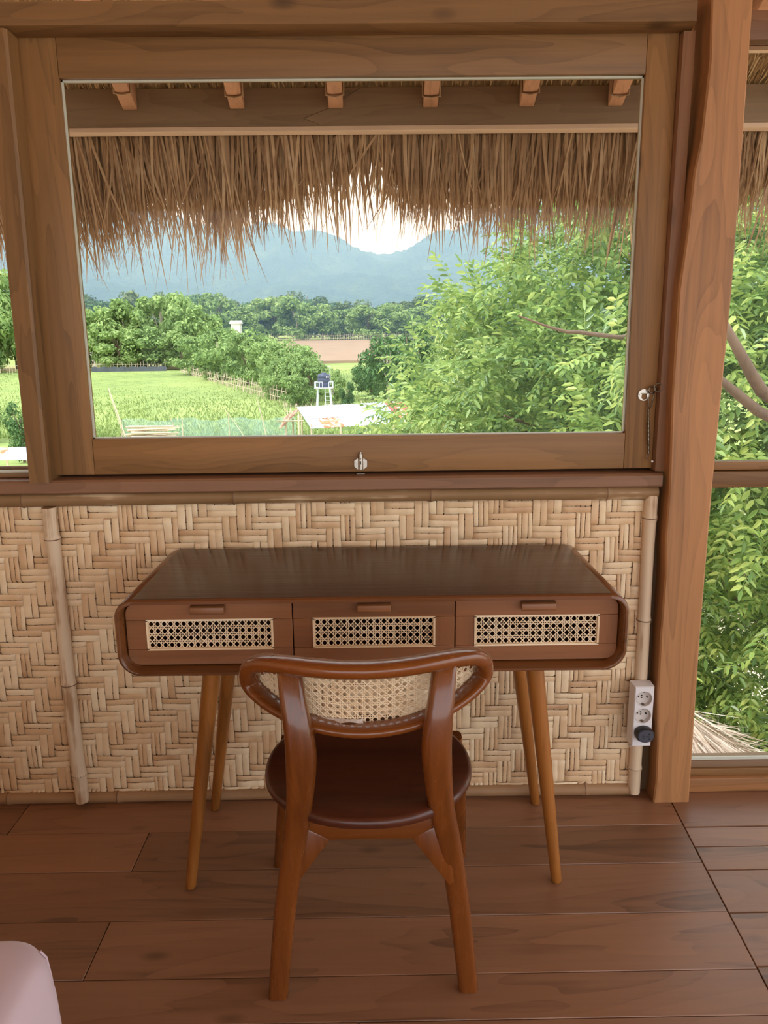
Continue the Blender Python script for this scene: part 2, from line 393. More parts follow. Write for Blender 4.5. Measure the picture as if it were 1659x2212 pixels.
struct(MB().loft([[(x, YF+0.004, 0.922), (x, YF, 0.926), (x, YF, 0.953), (x, YF+0.006, 0.9585), (x, 2.086, 0.9600), (x, 2.0865, 0.985), (x, 2.10, 0.985), (x, 2.10, 0.922)] for x in (XL, -0.5, 0.2, 0.757)]).build('trim_5', 'sillX', None, smooth=30), 'dark teak window sill running over the bamboo pole', 'sill')
bz0, bz1 = 2.028, 2.084
struct(MB().loft([[(x, YF, bz0+0.006), (x, YF, bz1), (x, 2.10, bz1), (x, 2.10, bz0-0.004), (x, YF+0.03, bz0-0.004), (x, YF+0.012, bz0-0.001)] for x in (XL, -0.3, 0.763)]).build('trim_6', 'frameX', None, smooth=30, bevel=0), 'long teak head beam above the window', 'beam')
# left jamb, hewn slightly out of true
rg = []
for z, xa, xb in ((0.955, -0.907, -0.858), (1.2, -0.906, -0.856), (1.6, -0.903, -0.850), (2.024, -0.90, -0.846)):
    rg.append([(xa, 1.988, z), (xb-0.006, 1.985, z), (xb, 1.992, z), (xb, YS+0.04, z), (xa, YS+0.05, z)])
struct(MB().loft(rg).build('trim_7', 'frameZ', None, smooth=30), 'grey brown timber jamb standing left of the main window', 'jamb')
struct(slab(0.7425, 0.772, 0.961, 2.022, 2.022, 2.10).build('trim_8', 'sillZ', None, bevel=0.002), 'reddish timber jamb between the main window and the big post', 'jamb')

# ---- left and right windows
w2 = sempty('window_2', (-1.6, YS, 0.96), 'second window pane left of the timber jamb', 'window')
slab(XL, -0.885, 0.9605, 0.972, 2.05, 2.085).build('rail', 'frameX', w2, bevel=0.001)
slab(XL, -0.885, 0.970, 2.034, 2.066, 2.070).build('pane', 'glass', w2)
slab(XL, -0.89, 0.972, 0.979, 2.0585, 2.0655).build('sealant', 'putty', w2)
w3 = sempty('window_3', (1.9, YS, 0), 'tall two part window right of the big post', 'window')
za, zb = ony(1600, 1055, YS)[2], ony(1600, 1000, YS)[2]
slab(0.884, XR, za+0.004, zb-0.022, 2.036, 2.085).build('rail', 'frameX', w3, bevel=0.002)
slab(0.884, XR, zb-0.0195, zb+0.002, 2.048, 2.085).build('rail', 'frameX', w3, bevel=0.002)
slab(0.884, XR, 0.0, 0.044, 2.030, 2.10).build('rail', 'postX', w3, bevel=0.003)
slab(0.884, XR, 0.044, 0.066, 2.045, 2.10).build('rail', 'frameX', w3, bevel=0.002)
slab(0.884, XR, 0.066, 0.088, 2.052, 2.10).build('rail', 'fascia', w3, bevel=0.004)
slab(0.886, XR, zb, 2.034, 2.066, 2.070).build('pane', 'glass', w3)
slab(0.886, XR, 0.085, za+0.006, 2.066, 2.070).build('pane', 'glass', w3)
slab(0.886, XR, 0.088, 0.096, 2.0585, 2.0655).build('sealant', 'putty', w3)
struct(slab(0.884, XR, 2.0, 2.064, YF+0.02, 2.050).build('trim_9', 'sillX', None, bevel=0.003), 'teak head beam over the right hand window', 'beam')

# ---- left wall and the far side of the room (mat walls, not in view)
wl = struct(slab(0, 0.03, 0, 3.0, YB, 2.1).build('wall_left', 'weave'), 'bamboo mat wall beside the bed', 'wall'); wl.location.x += XL-0.03

# ---- thatched roof: slab, rafters, straw underside, fascia and fringe
TAN = 0.466; EY, EZ = 2.53, 2.062            # underside of the thatch at the fascia
uz = lambda y: EZ+(EY-y)*TAN
RY = -0.9; BY, BZ = -3.9, 2.60  # unseen back slope, its height shaped to let low daylight into the room
ce = struct(MB().loft([[(x, EY+0.12, uz(EY+0.12)+0.02), (x, RY, uz(RY)), (x, BY, BZ), (x, BY, BZ+0.25), (x, RY, uz(RY)+0.28), (x, EY+0.12, uz(EY+0.12)+0.25)] for x in (-3.1, 3.7)]).build('ceiling', 'thatch'), 'thatched roof with straw underside on wooden rafters', 'roof')
RX = [ony(px, 226, 2.50)[0] for px in (278, 511, 725, 930, 1139, 1331)]
stp = (RX[-1]-RX[0])/5
RX = [RX[0]-stp*k for k in range(6, 0, -1)]+RX+[RX[-1]+stp*k for k in range(1, 9)]
for x in RX:
    y0, y1 = 2.512, RY+0.03; w = 0.022
    MB().add([(x-w, y0, uz(y0)-0.078), (x+w, y0, uz(y0)-0.078), (x+w, y0, uz(y0)-0.004), (x-w, y0, uz(y0)-0.004), (x-w, y1, uz(y1)-0.078), (x+w, y1, uz(y1)-0.078), (x+w, y1, uz(y1)-0.004), (x-w, y1, uz(y1)-0.004)],
             [(0, 1, 2, 3), (4, 7, 6, 5), (0, 4, 5, 1), (2, 6, 7, 3), (0, 3, 7, 4), (1, 5, 6, 2)]).build('rafter', 'rafter', ce, bevel=0.003)
    if -1.1 < x < 1.3:                        # straw binding round each rafter
        yb = 2.455+rnd.uniform(-0.012, 0.012); zb_ = uz(yb)-0.080
        MB().tube([(x-w-0.003, yb, zb_+0.078), (x-w-0.003, yb+0.003, zb_-0.002), (x, yb+0.006, zb_-0.004), (x+w+0.003, yb, zb_-0.002), (x+w+0.003, yb-0.006, zb_+0.078)], 0.0035, 6).build('binding', 'straw', ce, smooth=60)
# straw rows under the roof
def ribbons(roots, dirs, L, wid, bend, nseg=3, face=None):
    """flat tapering blades: arrays of roots, unit directions, lengths, widths, bend vectors"""
    n = len(L); ts = np.linspace(0, 1, nseg+1)
    if face is None: face = NR.normal(size=(n, 3))
    side = np.cross(dirs, face); side /= np.linalg.norm(side, axis=1)[:, None]+1e-9
    vs = np.zeros((n, nseg+1, 2, 3))
    for k, t in enumerate(ts):
        c = roots+dirs*(L*t)[:, None]+bend*(t*t*L)[:, None]
        w = (wid*(1-0.9*max(0, (t-0.45)/0.55)))[:, None]
        vs[:, k, 0] = c-side*w/2; vs[:, k, 1] = c+side*w/2
    idx = np.arange(n)[:, None, None]*(nseg+1)*2+np.arange(nseg)[None, :, None]*2+np.array([0, 1, 3, 2])[None, None, :]
    return vs.reshape(-1, 3), idx.reshape(-1, 4)
VS, FS = [], []; nb = 0
for k in range(17):
    y = EY+0.03-k*0.062
    n = 900; x = NR.uniform(-2.6, 2.9, n)
    r = np.stack([x, np.full(n, y)-0.06+NR.uniform(-0.012, 0.012, n), uz(y-0.06)-NR.uniform(0.002, 0.010, n)], 1)
    d = np.stack([NR.normal(0, 0.16, n), np.full(n, 1.0), np.full(n, -TAN-0.12)], 1); d /= np.linalg.norm(d, axis=1)[:, None]
    v, f = ribbons(r, d, NR.uniform(0.06, 0.10, n), NR.uniform(0.004, 0.008, n), np.zeros((n, 3)), 1, np.tile([[0, 0.3, 1.0]], (n, 1))+NR.normal(0, 0.4, (n, 3)))
    VS.append(v); FS.append(f+nb); nb += len(v)
tag(npmesh('straw_rows', np.concatenate(VS), np.concatenate(FS), 'thatch', ce), 'rows of short straw under the roof', kind='stuff')
fz0, fz1 = ony(770, 276, 2.515)[2], ony(770, 188, 2.515)[2]
jx = ony(695, 275, 2.515)[0]
fa = sempty('trim_10', (0, 2.515, fz0), 'grey brown fascia board outside under the thatched eave', 'board')
MB().poly([(-2.9, 2.515, fz0+0.006), (jx, 2.515, fz0+0.006), (jx-0.055, 2.515, fz0+0.028), (jx+0.02, 2.515, fz0+0.055), (jx+0.12, 2.515, fz1), (-2.9, 2.515, fz1)], (0, 0.03, 0)).build('board', 'fascia', fa, bevel=0.001, seg=1)
MB().poly([(jx+0.001, 2.515, fz0+0.006), (3.4, 2.515, fz0+0.006), (3.4, 2.515, fz1), (jx+0.122, 2.515, fz1), (jx+0.022, 2.515, fz0+0.055), (jx-0.053, 2.515, fz0+0.028)], (0, 0.03, 0)).build('board', 'fascia', fa, bevel=0.001, seg=1)
slab(-2.9, 3.4, fz0-0.008, fz0+0.0055, 2.5135, 2.56).build('edge_batten', 'fasciaedge', fa, bevel=0.001, seg=1)
for py_ in (92, 104):
    zb2 = ony(1640, py_, 2.14)[2]
    slab(0.80, 3.4, zb2-0.0045, zb2+0.0045, 2.14, 2.16).build('batten', 'fasciaedge', fa)
# hanging fringe
tipx = [-300, 150, 240, 330, 375, 430, 500, 560, 620, 700, 760, 800, 850, 900, 960, 1000, 1080, 1150, 1220, 1300, 1385, 1500, 1659, 2200]
tipy = [600, 600, 605, 595, 560, 610, 600, 575, 520, 545, 520, 520, 495, 545, 535, 525, 560, 560, 535, 565, 545, 540, 545, 545]
dnx = [-300, 150, 250, 330, 360, 410, 470, 520, 560, 620, 690, 740, 790, 830, 870, 930, 1000, 1100, 1200, 1300, 1380, 1659, 2200]
dny = [480, 490, 480, 455, 405, 425, 470, 450, 425, 420, 385, 345, 335, 375, 420, 430, 430, 440, 435, 430, 410, 400, 410]
def end_z(x, tab_x, tab_y, y):
    px = np.array([proj((a, y, 1.65))[0] for a in x]); py = np.interp(px, tab_x, tab_y)+24
    return np.array([ony(a, b, y)[2] for a, b in zip(px, py)])
n = 10500
x = NR.uniform(-2.8, 3.3, n); yr = 2.565+NR.uniform(0, 0.10, n); zr = 1.945+NR.uniform(0, 0.05, n)
zd = end_z(x, dnx, dny, 2.70); zt = end_z(x, tipx, tipy, 2.72)
cl = 0.5+0.5*np.sin(x*31+2*np.sin(x*13))*np.sin(x*57+1.3)      # bunches
q = NR.random(n); ze = np.where(q < 0.62, zd+NR.normal(-0.01, 0.035, n), zd+(zt-zd)*np.clip(NR.random(n)**1.1*(0.45+0.75*cl), 0, 1.05))
dirs = np.stack([NR.normal(0, 0.10, n)+0.03*np.sin(x*5), NR.uniform(0.10, 0.30, n), np.full(n, -1.0)], 1)
odd = NR.random(n) < 0.03; dirs[odd, 0] += NR.normal(0, 0.35, odd.sum())
L = (zr-ze)*np.linalg.norm(dirs, axis=1); dirs /= np.linalg.norm(dirs, axis=1)[:, None]
fc = np.stack([NR.normal(0, 0.55, n), -np.ones(n), np.zeros(n)], 1)
v, f = ribbons(np.stack([x, yr, zr], 1), dirs, L, NR.uniform(0.004, 0.011, n), np.stack([NR.normal(0, 0.06, n), NR.normal(0, 0.03, n), np.zeros(n)], 1), 4, fc)
tag(npmesh('thatch_fringe', v, f, 'straw'), 'brown straw fringe hanging from the eave outside the windows', 'thatch', kind='stuff')

# ================================================================== DESK
DX0, DX1, DZ0, DZ1, DY0, DY1 = -0.575, 0.548, 0.588, 0.765, 1.586, 2.012
DC = (DX0+DX1)/2
desk = thing('desk', (DC, 1.80, 0), 'long rounded teak desk with three cane fronted drawers on slanted legs', 'desk')
def rrect(x0, x1, z0, z1, r, y, n=7, rb=None):
    rb = rb or r; pts = []
    for cx, cz, a0, rr_ in ((x1-rb, z0+rb, -90, rb), (x1-r, z1-r, 0, r), (x0+r, z1-r, 90, r), (x0+rb, z0+rb, 180, rb)):
        for k in range(n+1):
            a = math.radians(a0+90*k/n); pts.append((cx+rr_*math.cos(a), y, cz+rr_*math.sin(a)))
    return pts
t_ = 0.012
rin = lambda y, e=0: rrect(DX0+t_+e, DX1-t_-e, DZ0+t_+e, DZ1-t_-e*0.4, 0.032, y, 8, 0.040)
ro = lambda y, e=0: rrect(DX0+e, DX1-e, DZ0+e, DZ1-e, 0.042, y, 8, 0.052)
sh = MB(); sh.loft([ro(DY1), ro(DY0+0.004), ro(DY0, 0.003), rin(DY0, -0.004), rin(DY0+0.004, -0.001), rin(DY0+0.30), rin(DY1)], caps=False)
# back closure
nn = len(rin(DY1)); sh.add(rin(DY1), [tuple(range(nn))])
sh.add(ro(DY1)+rin(DY1), [(i, (i+1) % nn, nn+(i+1) % nn, nn+i) for i in range(nn)])
shell = sh.build('shell', 'deskX', desk, smooth=50)
# dark lacquered top sheet over the shell
tp = [(DX0+0.030, DZ1-0.003), (DX0+0.044, DZ1+0.0006), (DX1-0.044, DZ1+0.0006), (DX1-0.030, DZ1-0.003)]
MB().loft([[(DX0+0.014, y, DZ1-0.0145), (DX0+0.026, y, DZ1-0.0055), (DX0+0.042, y, DZ1+0.0008), (DX1-0.042, y, DZ1+0.0008), (DX1-0.026, y, DZ1-0.0055), (DX1-0.014, y, DZ1-0.0145), (DX1-0.042, y, DZ1-0.0006), (DX0+0.042, y, DZ1-0.0006)] for y in (DY0+0.008, DY1)]).build('top', 'desktop', desk, smooth=30)
def cane_strips(x0, x1, z0, z1, per, mapf, inside=None, wpair=0.10, off=0.13, wd=0.135, thick=0.0006, step=None):
    """six-way cane webbing laid out in a plane (u,v) and bent by mapf(u,v,h)"""
    m = MB(); step = step or (x1-x0)
    def line(p, q, w, h):
        p, q = np.array(p), np.array(q); L = np.linalg.norm(q-p); d = (q-p)/L; nrm = np.array([-d[1], d[0]])*w/2
        k = max(1, int(L/step)); run = []
        def flush():
            if len(run) > 1:
                m.loft([[mapf(*(c-nrm), h), mapf(*c, h+thick), mapf(*(c+nrm), h)] for c in run], closed=False)
        for i in range(k+1):
            c = p+d*L*i/k
            if inside is None or inside(*c): run.append(c)
            else: flush(); run.clear()
        flush()
    nx = int(round((x1-x0)/per)); nz = int(round((z1-z0)/per)); per_x = (x1-x0)/nx; per_z = (z1-z0)/nz
    for i in range(nx+1):
        for s_ in (-off, off):
            u = x0+(i+s_)*per_x
            if x0-1e-6 <= u <= x1+1e-6: line((u, z0), (u, z1), wpair*per, 0.0002)
    for j in range(nz+1):
        for s_ in (-off, off):
            w_ = z0+(j+s_)*per_z
            if z0-1e-6 <= w_ <= z1+1e-6: line((x0, w_), (x1, w_), wpair*per, 0.0005)
    for k in range(-nz-1, nx+1):
        for sg in (1, -1):
            pts = []
            for t in (0.0, float(nz)):
                pts.append((k+0.5+t, t if sg > 0 else nz-t))
            (a, b), (c, d) = pts
            if a < 0: b += (0-a)*sg; a = 0.0
            if c > nx: d -= (c-nx)*sg; c = float(nx)
            if c-a > 0.05: line((x0+a*per_x, z0+b*per_z), (x0+c*per_x, z0+d*per_z), wd*per, 0.0008)
    return m
ex = [DX0+t_+0.002, -0.191, 0.1695, DX1-t_-0.002]
DF = 1.617                                   # drawer face
zlo, zhi = DZ0+t_+0.003, DZ1-t_-0.004
cane_px = [((317, 1343), (590, 1400)), ((677, 1332), (938, 1393)), ((1027, 1329), (1290, 1393))]
hand_px = [((411, 1307), (487, 1326)), ((770, 1299), (844, 1314)), ((1123, 1298), (1198, 1315))]
for d in range(3):
    xa, xb = ex[d]+0.0012, ex[d+1]-0.0012
    cz0, cz1 = 0.640, 0.708
    ca, cb = ony(*cane_px[d][0], DF)[0], ony(*cane_px[d][1], DF)[0]
    lab = ('left', 'middle', 'right')[d]
    dr = MB()                                 # drawer box behind its front
    dr.box(xa+0.02, xb-0.02, DF+0.30, DF+0.31, zlo+0.008, zhi-0.03).box(xa+0.02, xb-0.02, DF+0.014, DF+0.31, zlo+0.005, zlo+0.012)
    dr.box(xa+0.02, xa+0.03, DF+0.016, DF+0.31, zlo+0.012, zhi-0.03).box(xb-0.03, xb-0.02, DF+0.016, DF+0.31, zlo+0.012, zhi-0.03)
    drawer = dr.build('drawer', 'deskY', desk)
    def fpan(pts, nm, mt): return MB().poly([(x, DF, z) for x, z in pts], (0, 0.014, 0)).build(nm, mt, drawer, bevel=0.0008, seg=1)
    R_ = 0.026
    def arc(cx, cz, a0, a1): return [(cx+R_*math.cos(math.radians(a0+(a1-a0)*k/6)), cz+R_*math.sin(math.radians(a0+(a1-a0)*k/6))) for k in range(7)]
    bot = (arc(xa+R_, zlo+R_, 180, 270) if d == 0 else [(xa, zlo)])+(arc(xb-R_, zlo+R_, 270, 360) if d == 2 else [(xb, zlo)])
    top = (arc(xb-R_, zhi-R_, 0, 90) if d == 2 else [(xb, zhi)])+(arc(xa+R_, zhi-R_, 90, 180) if d == 0 else [(xa, zhi)])
    g = 0.00025
    fpan(bot+[(xb, cz0-g), (xa, cz0-g)], 'rail', 'drawX')
    fpan([(xa, cz1+g), (xb, cz1+g)]+top, 'rail', 'drawX')
    fpan([(xa, cz0), (ca, cz0), (ca, cz1), (xa, cz1)], 'stile', 'drawX' if d < 2 else 'drawZ')
    fpan([(cb, cz0), (xb, cz0), (xb, cz1), (cb, cz1)], 'stile', 'drawX' if d < 1 else 'drawZ')
    bw = 0.0042
    fr = MB()
    for q in ((ca-bw/2, cb+bw/2, cz0-bw/2, cz0+bw/2), (ca-bw/2, cb+bw/2, cz1-bw/2, cz1+bw/2), (ca-bw/2, ca+bw/2, cz0, cz1), (cb-bw/2, cb+bw/2, cz0, cz1)): fr.box(q[0], q[1], DF-0.0022, DF+0.004, q[2], q[3])
    fr.build('cane_border', 'cane', drawer)
    cn = cane_strips(ca+0.001, cb-0.001, cz0+0.001, cz1-0.001, (cz1-cz0)/4.6, lambda u, w, h: (u, DF+0.003-h, w))
    tag(cn.build('cane_panel', 'cane', drawer, fix=False), 'pale six way cane webbing')
    h0, h1 = ony(*hand_px[d][0], DF)[0]+0.002, ony(*hand_px[d][1], DF)[0]
    hz = 0.7445-0.0005*d
    MB().loft([[(x, DF+0.002, hz), (x, DF-0.010, hz+0.0005), (x, DF-0.017, hz-0.003), (x, DF-0.018, hz-0.016), (x, DF-0.014, hz-0.020), (x, DF-0.006, hz-0.016), (x, DF+0.002, hz-0.012)] for x in (h0, h1)]).build('handle', 'draw'+'X', drawer, bevel=0.0012, seg=2)
# under-frame and legs
for sx in (-1, 1):
    xm = DC+sx*0.37
    MB().box(xm-0.022, xm+0.022, 1.64, 1.965, DZ0-0.022, DZ0-0.0002).build('leg_rail', 'deskY', desk, bevel=0.004)
    for (ty, tx_, fx, fy) in ((1.668, 0.372, None, None), (1.928, 0.372, None, None)):
        front = ty < 1.8
        ft = onz(*{(-1, True): (410, 1922), (1, True): (1204, 1908), (-1, False): (463, 1752), (1, False): (1158, 1739)}[(sx, front)])
        foot = Vector((ft[0], ft[1]+0.010, 0.0)); top_ = Vector((xm+ (0.004*sx), ty, DZ0-0.020))
        dv = foot-top_; N_ = 10
        rad = [0.0215-0.0085*k/N_ for k in range(N_+1)]; rad[-1] = 0.0115
        path = [top_+dv*(k/N_) for k in range(N_+1)]; path[-1] = foot
        n_ = 20; rings = [[(p.x+r*math.cos(2*math.pi*k/n_), p.y+r*math.sin(2*math.pi*k/n_), p.z) for k in range(n_)] for p, r in zip(path, rad)]
        rings.insert(-1, [(path[-1].x-dv.x*0.006+0.0132*math.cos(2*math.pi*k/n_), path[-1].y-dv.y*0.006+0.0132*math.sin(2*math.pi*k/n_), 0.0035) for k in range(n_)])
        MB().loft(rings).build('leg', 'legZ', desk, smooth=60)
MB().box(DC-0.35, DC+0.35, 1.955, 1.975, DZ0-0.022, DZ0-0.0002).build('back_rail', 'deskX', desk, bevel=0.003)

# ================================================================== CHAIR
CHX = -0.020
chair = thing('chair', (CHX, 1.46, 0), 'glossy reddish wooden chair with a round seat and curved cane back at the desk', 'chair')
SZ = 0.452
# seat: a soft round disc with a rounded edge
rg = []
scx, scy = CHX-0.005, 1.462
def seat_ring(k, z):
    pts = []
    for i in range(72):
        a = 2*math.pi*i/72; c_, s_ = math.cos(a), math.sin(a); e = 2.15
        r = 1/((abs(c_)**e+abs(s_)**e)**(1/e)); pts.append((scx+c_*r*(0.214-k), scy+s_*r*(0.210-k), z))
    return pts
for k, z in ((0.03, SZ-0.024), (0.004, SZ-0.022), (0.0, SZ-0.016), (0.0, SZ-0.009), (0.003, SZ-0.003), (0.010, SZ), (0.05, SZ-0.001), (0.12, SZ-0.0025)): rg.append(seat_ring(k, z))
MB().loft(rg).build('seat', 'seat', chair, smooth=50)
# rear legs running up into the back ring
def sect(c, w, d, r=0.35, n=4):
    """rounded rectangle section in the xy plane"""
    pts = []; rr_ = min(w, d)*r
    for cx, cy, a0 in ((w/2-rr_, d/2-rr_, 0), (-w/2+rr_, d/2-rr_, 90), (-w/2+rr_, -d/2+rr_, 180), (w/2-rr_, -d/2+rr_, 270)):
        for k in range(n+1):
            a = math.radians(a0+90*k/n); pts.append((c[0]+cx+rr_*math.cos(a), c[1]+cy+rr_*math.sin(a), c[2]))
    return pts
def smoothpath(keys, n):
    ks = np.array(keys, float); t = np.arange(len(ks)); tt = np.linspace(0, len(ks)-1, n); out = []
    for x in tt:
        i = min(int(x), len(ks)-2); f_ = x-i
        p0, p1, p2, p3 = ks[max(i-1, 0)], ks[i], ks[i+1], ks[min(i+2, len(ks)-1)]
        out.append(0.5*((2*p1)+(-p0+p2)*f_+(2*p0-5*p1+4*p2-p3)*f_**2+(-p0+3*p1-3*p2+p3)*f_**3))
    return out
def leg_keys(side):
    ks = []
    tab = {-1: [(600, 2152, 0), (613, 1990, 1), (632, 1850, 2), (645, 1750, 3), (649, 1650, 4), (642, 1580, 5), (632, 1520, 6), (625, 1462, 7), (623, 1448, 8)],
           1: [(1014, 2136, 0), (995, 1980, 1), (976, 1850, 2), (955, 1750, 3), (945, 1640, 4), (950, 1565, 5), (957, 1505, 6), (962, 1448, 7), (963, 1438, 8)]}[side]
    yy = [1.335, 1.325, 1.312, 1.298, 1.284, 1.282, 1.292, 1.309, 1.316]
    ww = [0.036, 0.038, 0.040, 0.044, 0.050, 0.046, 0.042, 0.040, 0.038]
    dd = [0.026, 0.030, 0.034, 0.040, 0.044, 0.038, 0.032, 0.028, 0.026]
    for (px, py, i) in tab:
        q = ony(px, py, yy[i]-dd[i]/2); ks.append((q[0], yy[i]+0.005*side, q[2] if i else 0.0, ww[i]*1.12, dd[i]*1.05))
    return ks
for side in (-1, 1):
    rings = [sect(k[:3], k[3], k[4]) for k in smoothpath(leg_keys(side), 34)]
    MB().loft(rings).build('rear_leg', 'chairZ', chair, smooth=50)
# back ring: a stadium loop bent round the sitter
bc = CHX-0.003
def back_map(u, w, h=0.0):
    """u across (-0.26..0.26), w up from ring centre, h towards the room side"""
    a = u/0.44; y = 1.290+0.44*(1-math.cos(a))*1.5
    x = bc+0.44*math.sin(a)*1.03
    return (x+h*math.sin(a), y-h*math.cos(a)-0.18*w+0.045*u, 0.660+w+0.36*u*u)
def ring_path(n=72):
    hw, pts = 0.2270, []
    for k in range(n):
        a = 2*math.pi*k/n; c_, s_ = math.cos(a), math.sin(a)
        e = 2.9 if s_ > 0 else 2.15
        hh = 0.0745 if s_ > 0 else 0.0540
        u = hw*math.copysign(abs(c_)**(2/e), c_); w = hh*math.copysign(abs(s_)**(2/e), s_)
        if s_ < 0: u *= 1-0.16*(abs(s_)**1.5)
        pts.append((u, w))
    return pts
RP = ring_path()
rings = []
for i, (u, w) in enumerate(RP):
    p0, p1 = RP[i-1], RP[(i+1) % len(RP)]
    tu, tw = p1[0]-p0[0], p1[1]-p0[1]; l_ = math.hypot(tu, tw); nu, nw = tw/l_, -tu/l_
    top_w = 0.0130+0.0022*math.tanh(w*60)
    sec = []
    for k in range(16):
        a = 2*math.pi*k/16; ca_, sa_ = math.cos(a), math.sin(a)
        r_ = 1/((abs(ca_)**2.8+abs(sa_)**2.8)**(1/2.8))
        o_, h_ = top_w*ca_*r_, 0.0240*sa_*r_
        sec.append(back_map(u+nu*o_, w+nw*o_, h_))
    rings.append(sec)
MB().loft(rings, loop=True).build('back_ring', 'chairX', chair, smooth=60)
RPa = np.array(RP)
def in_ring(u, w):
    x_, y_ = RPa[:, 0], RPa[:, 1]; c = False
    xj, yj = np.roll(x_, 1), np.roll(y_, 1)
    cond = ((y_ > w) != (yj > w)); xi = (xj-x_)*(w-y_)/(yj-y_+1e-12)+x_
    return (np.sum(cond & (u < xi)) % 2) == 1
cn = cane_strips(-0.2310, 0.2310, -0.077, 0.077, 0.0140, lambda u, w, h: back_map(u, w, h-0.018), in_ring, step=0.006, wpair=0.15, off=0.15, wd=0.17)
tag(cn.build('cane_panel', 'cane', chair, fix=False), 'pale six way cane webbing')
fm = MB(); fm.loft([[back_map(u, -0.0415+0.002*math.sin(u*130), -0.004+0.003*math.sin(u*90)), back_map(u, -0.0385-0.0004*abs(u*40), -0.016+0.001*math.sin(u*300))] for u in np.linspace(-0.105, -0.008, 22)], closed=False)
tag(fm.build('wrapping_film', 'film', chair, fix=False), 'leftover scrap of clear wrapping film')
# aprons and braces, front legs
def plank(p, q, w, t, nm, mt, up=(0, 0, 1)):
    p, q = Vector(p), Vector(q); d = (q-p).normalized(); s_ = d.cross(Vector(up)).normalized(); u_ = s_.cross(d)
    pts = [p+s_*(t/2*a)+u_*(w/2*b) for a, b in ((-1, -1), (1, -1), (1, 1), (-1, 1))]; pt2 = [x+(q-p) for x in pts]
    return MB().add(pts+pt2, [(3, 2, 1, 0), (4, 5, 6, 7), (0, 1, 5, 4), (1, 2, 6, 5), (2, 3, 7, 6), (3, 0, 4, 7)]).build(nm, mt, chair, bevel=0.003)
az = 0.400
plank((CHX-0.125, 1.315, az), (CHX+0.118, 1.315, az), 0.050, 0.024, 'apron', 'chairX')
plank((CHX-0.165, 1.615, az), (CHX+0.165, 1.615, az), 0.050, 0.022, 'apron', 'chairX')
for sx in (-1, 1):
    plank((CHX+sx*0.118, 1.305, az-0.001), (CHX+sx*0.172, 1.610, az-0.001), 0.048, 0.022, 'apron', 'chairY')
    # diagonal brace from the rear apron down to the rear leg
    a_ = Vector((CHX+sx*0.090, 1.317, 0.385)); b_ = Vector((CHX+sx*0.160, 1.318, 0.275))
    MB().poly([(a_.x-sx*0.012, 1.302, 0.376), (a_.x+sx*0.03, 1.302, 0.400), (CHX+sx*0.150, 1.302, 0.372), (CHX+sx*0.160, 1.302, 0.282), (CHX+sx*0.152, 1.302, 0.270)], (0, 0.032, 0)).build('brace', 'chairZ', chair, bevel=0.003)
    ftx = onz(*((594, 1872) if sx < 0 else (1004, 1852)))
    MB().loft([sect(k, w, d_) for k, w, d_ in (((CHX+sx*0.185, 1.600, 0.428), 0.040, 0.046), ((CHX+sx*0.200, 1.630, 0.30), 0.038, 0.042), ((ftx[0]-sx*0.012, ftx[1]+0.012, 0.0), 0.032, 0.034))]).build('front_leg', 'chairZ', chair, smooth=50)

# ================================================================== SMALL FITTINGS
# barrel latch on the bottom rail
lx, lz = ony(779, 997, YS-0.004)[0], ony(779, 997, YS)[2]
lt = thing('barrel_latch', (lx, YS, lz-0.02), 'small steel spring latch in the middle of the window bottom rail', 'latch')
MB().poly([(lx-0.0085, YS-0.0003, lz-0.021), (lx+0.0085, YS-0.0003, lz-0.021), (lx+0.0175, YS-0.0003, lz-0.014), (lx+0.0175, YS-0.0003, lz+0.003), (lx+0.0085, YS-0.0003, lz+0.009), (lx-0.0085, YS-0.0003, lz+0.009), (lx-0.0175, YS-0.0003, lz+0.003), (lx-0.0175, YS-0.0003, lz-0.014)], (0, -0.0022, 0)).build('plate', 'steel', lt, bevel=0.0005, seg=1)
MB().tube([(lx, YS-0.007, lz-0.020), (lx, YS-0.007, lz+0.022)], 0.0068, 20).build('barrel', 'steel', lt, smooth=50)
MB().tube([(lx, YS-0.007, lz+0.0222), (lx, YS-0.007, lz+0.027)], 0.0035, 12).build('pin', 'steel', lt, smooth=50)
MB().box(lx-0.0014, lx+0.0014, YS-0.0152, YS-0.0122, lz-0.006, lz+0.010).build('slot', 'hole', lt)
MB().tube([(lx, YS-0.0135, lz+0.006), (lx, YS-0.0185, lz+0.006)], 0.0026, 10).build('knob', 'steel', lt, smooth=50)
for sx in (-1, 1):
    MB().tube([(lx+sx*0.0128, YS-0.0026, lz-0.0055), (lx+sx*0.0128, YS-0.0042, lz-0.0055)], 0.0034, 14).build('screw', 'steel', lt, smooth=50)
kp = MB(); kp.box(lx-0.011, lx+0.011, YS-0.012, YS-0.002, 0.9606, 0.9630).build('keeper', 'oldsteel', lt)
# hook and eye on the right stile
hk = thing('window_hook', (0.715, YS, 1.0), 'long twisted steel window hook hanging on the right hand stile', 'hook')
ex_, ez_ = ony(1408, 842, YS-0.01)[0], ony(1408, 842, YS-0.01)[2]
lx0, lz0 = ony(1402, 868, YS-0.01)[0], ony(1402, 868, YS-0.01)[2]
bx, bz = ony(1399, 990, YS-0.01)[0], ony(1399, 990, YS-0.01)[2]
ring_ = lambda cx, cy, cz, r, n=20: [(cx+r*math.cos(2*math.pi*k/n), cy, cz+r*math.sin(2*math.pi*k/n)) for k in range(n)]
MB().tube(ring_(ex_, YS-0.012, ez_, 0.0085), 0.0022, 8, closed=True, up=(0, 1, 0)).build('eye', 'oldsteel', hk, smooth=60)
MB().tube([(ex_+0.008, YS-0.012, ez_+0.001), (0.7475, YS-0.010, ez_+0.004)], 0.0022, 8).build('eye_screw', 'oldsteel', hk, smooth=60)
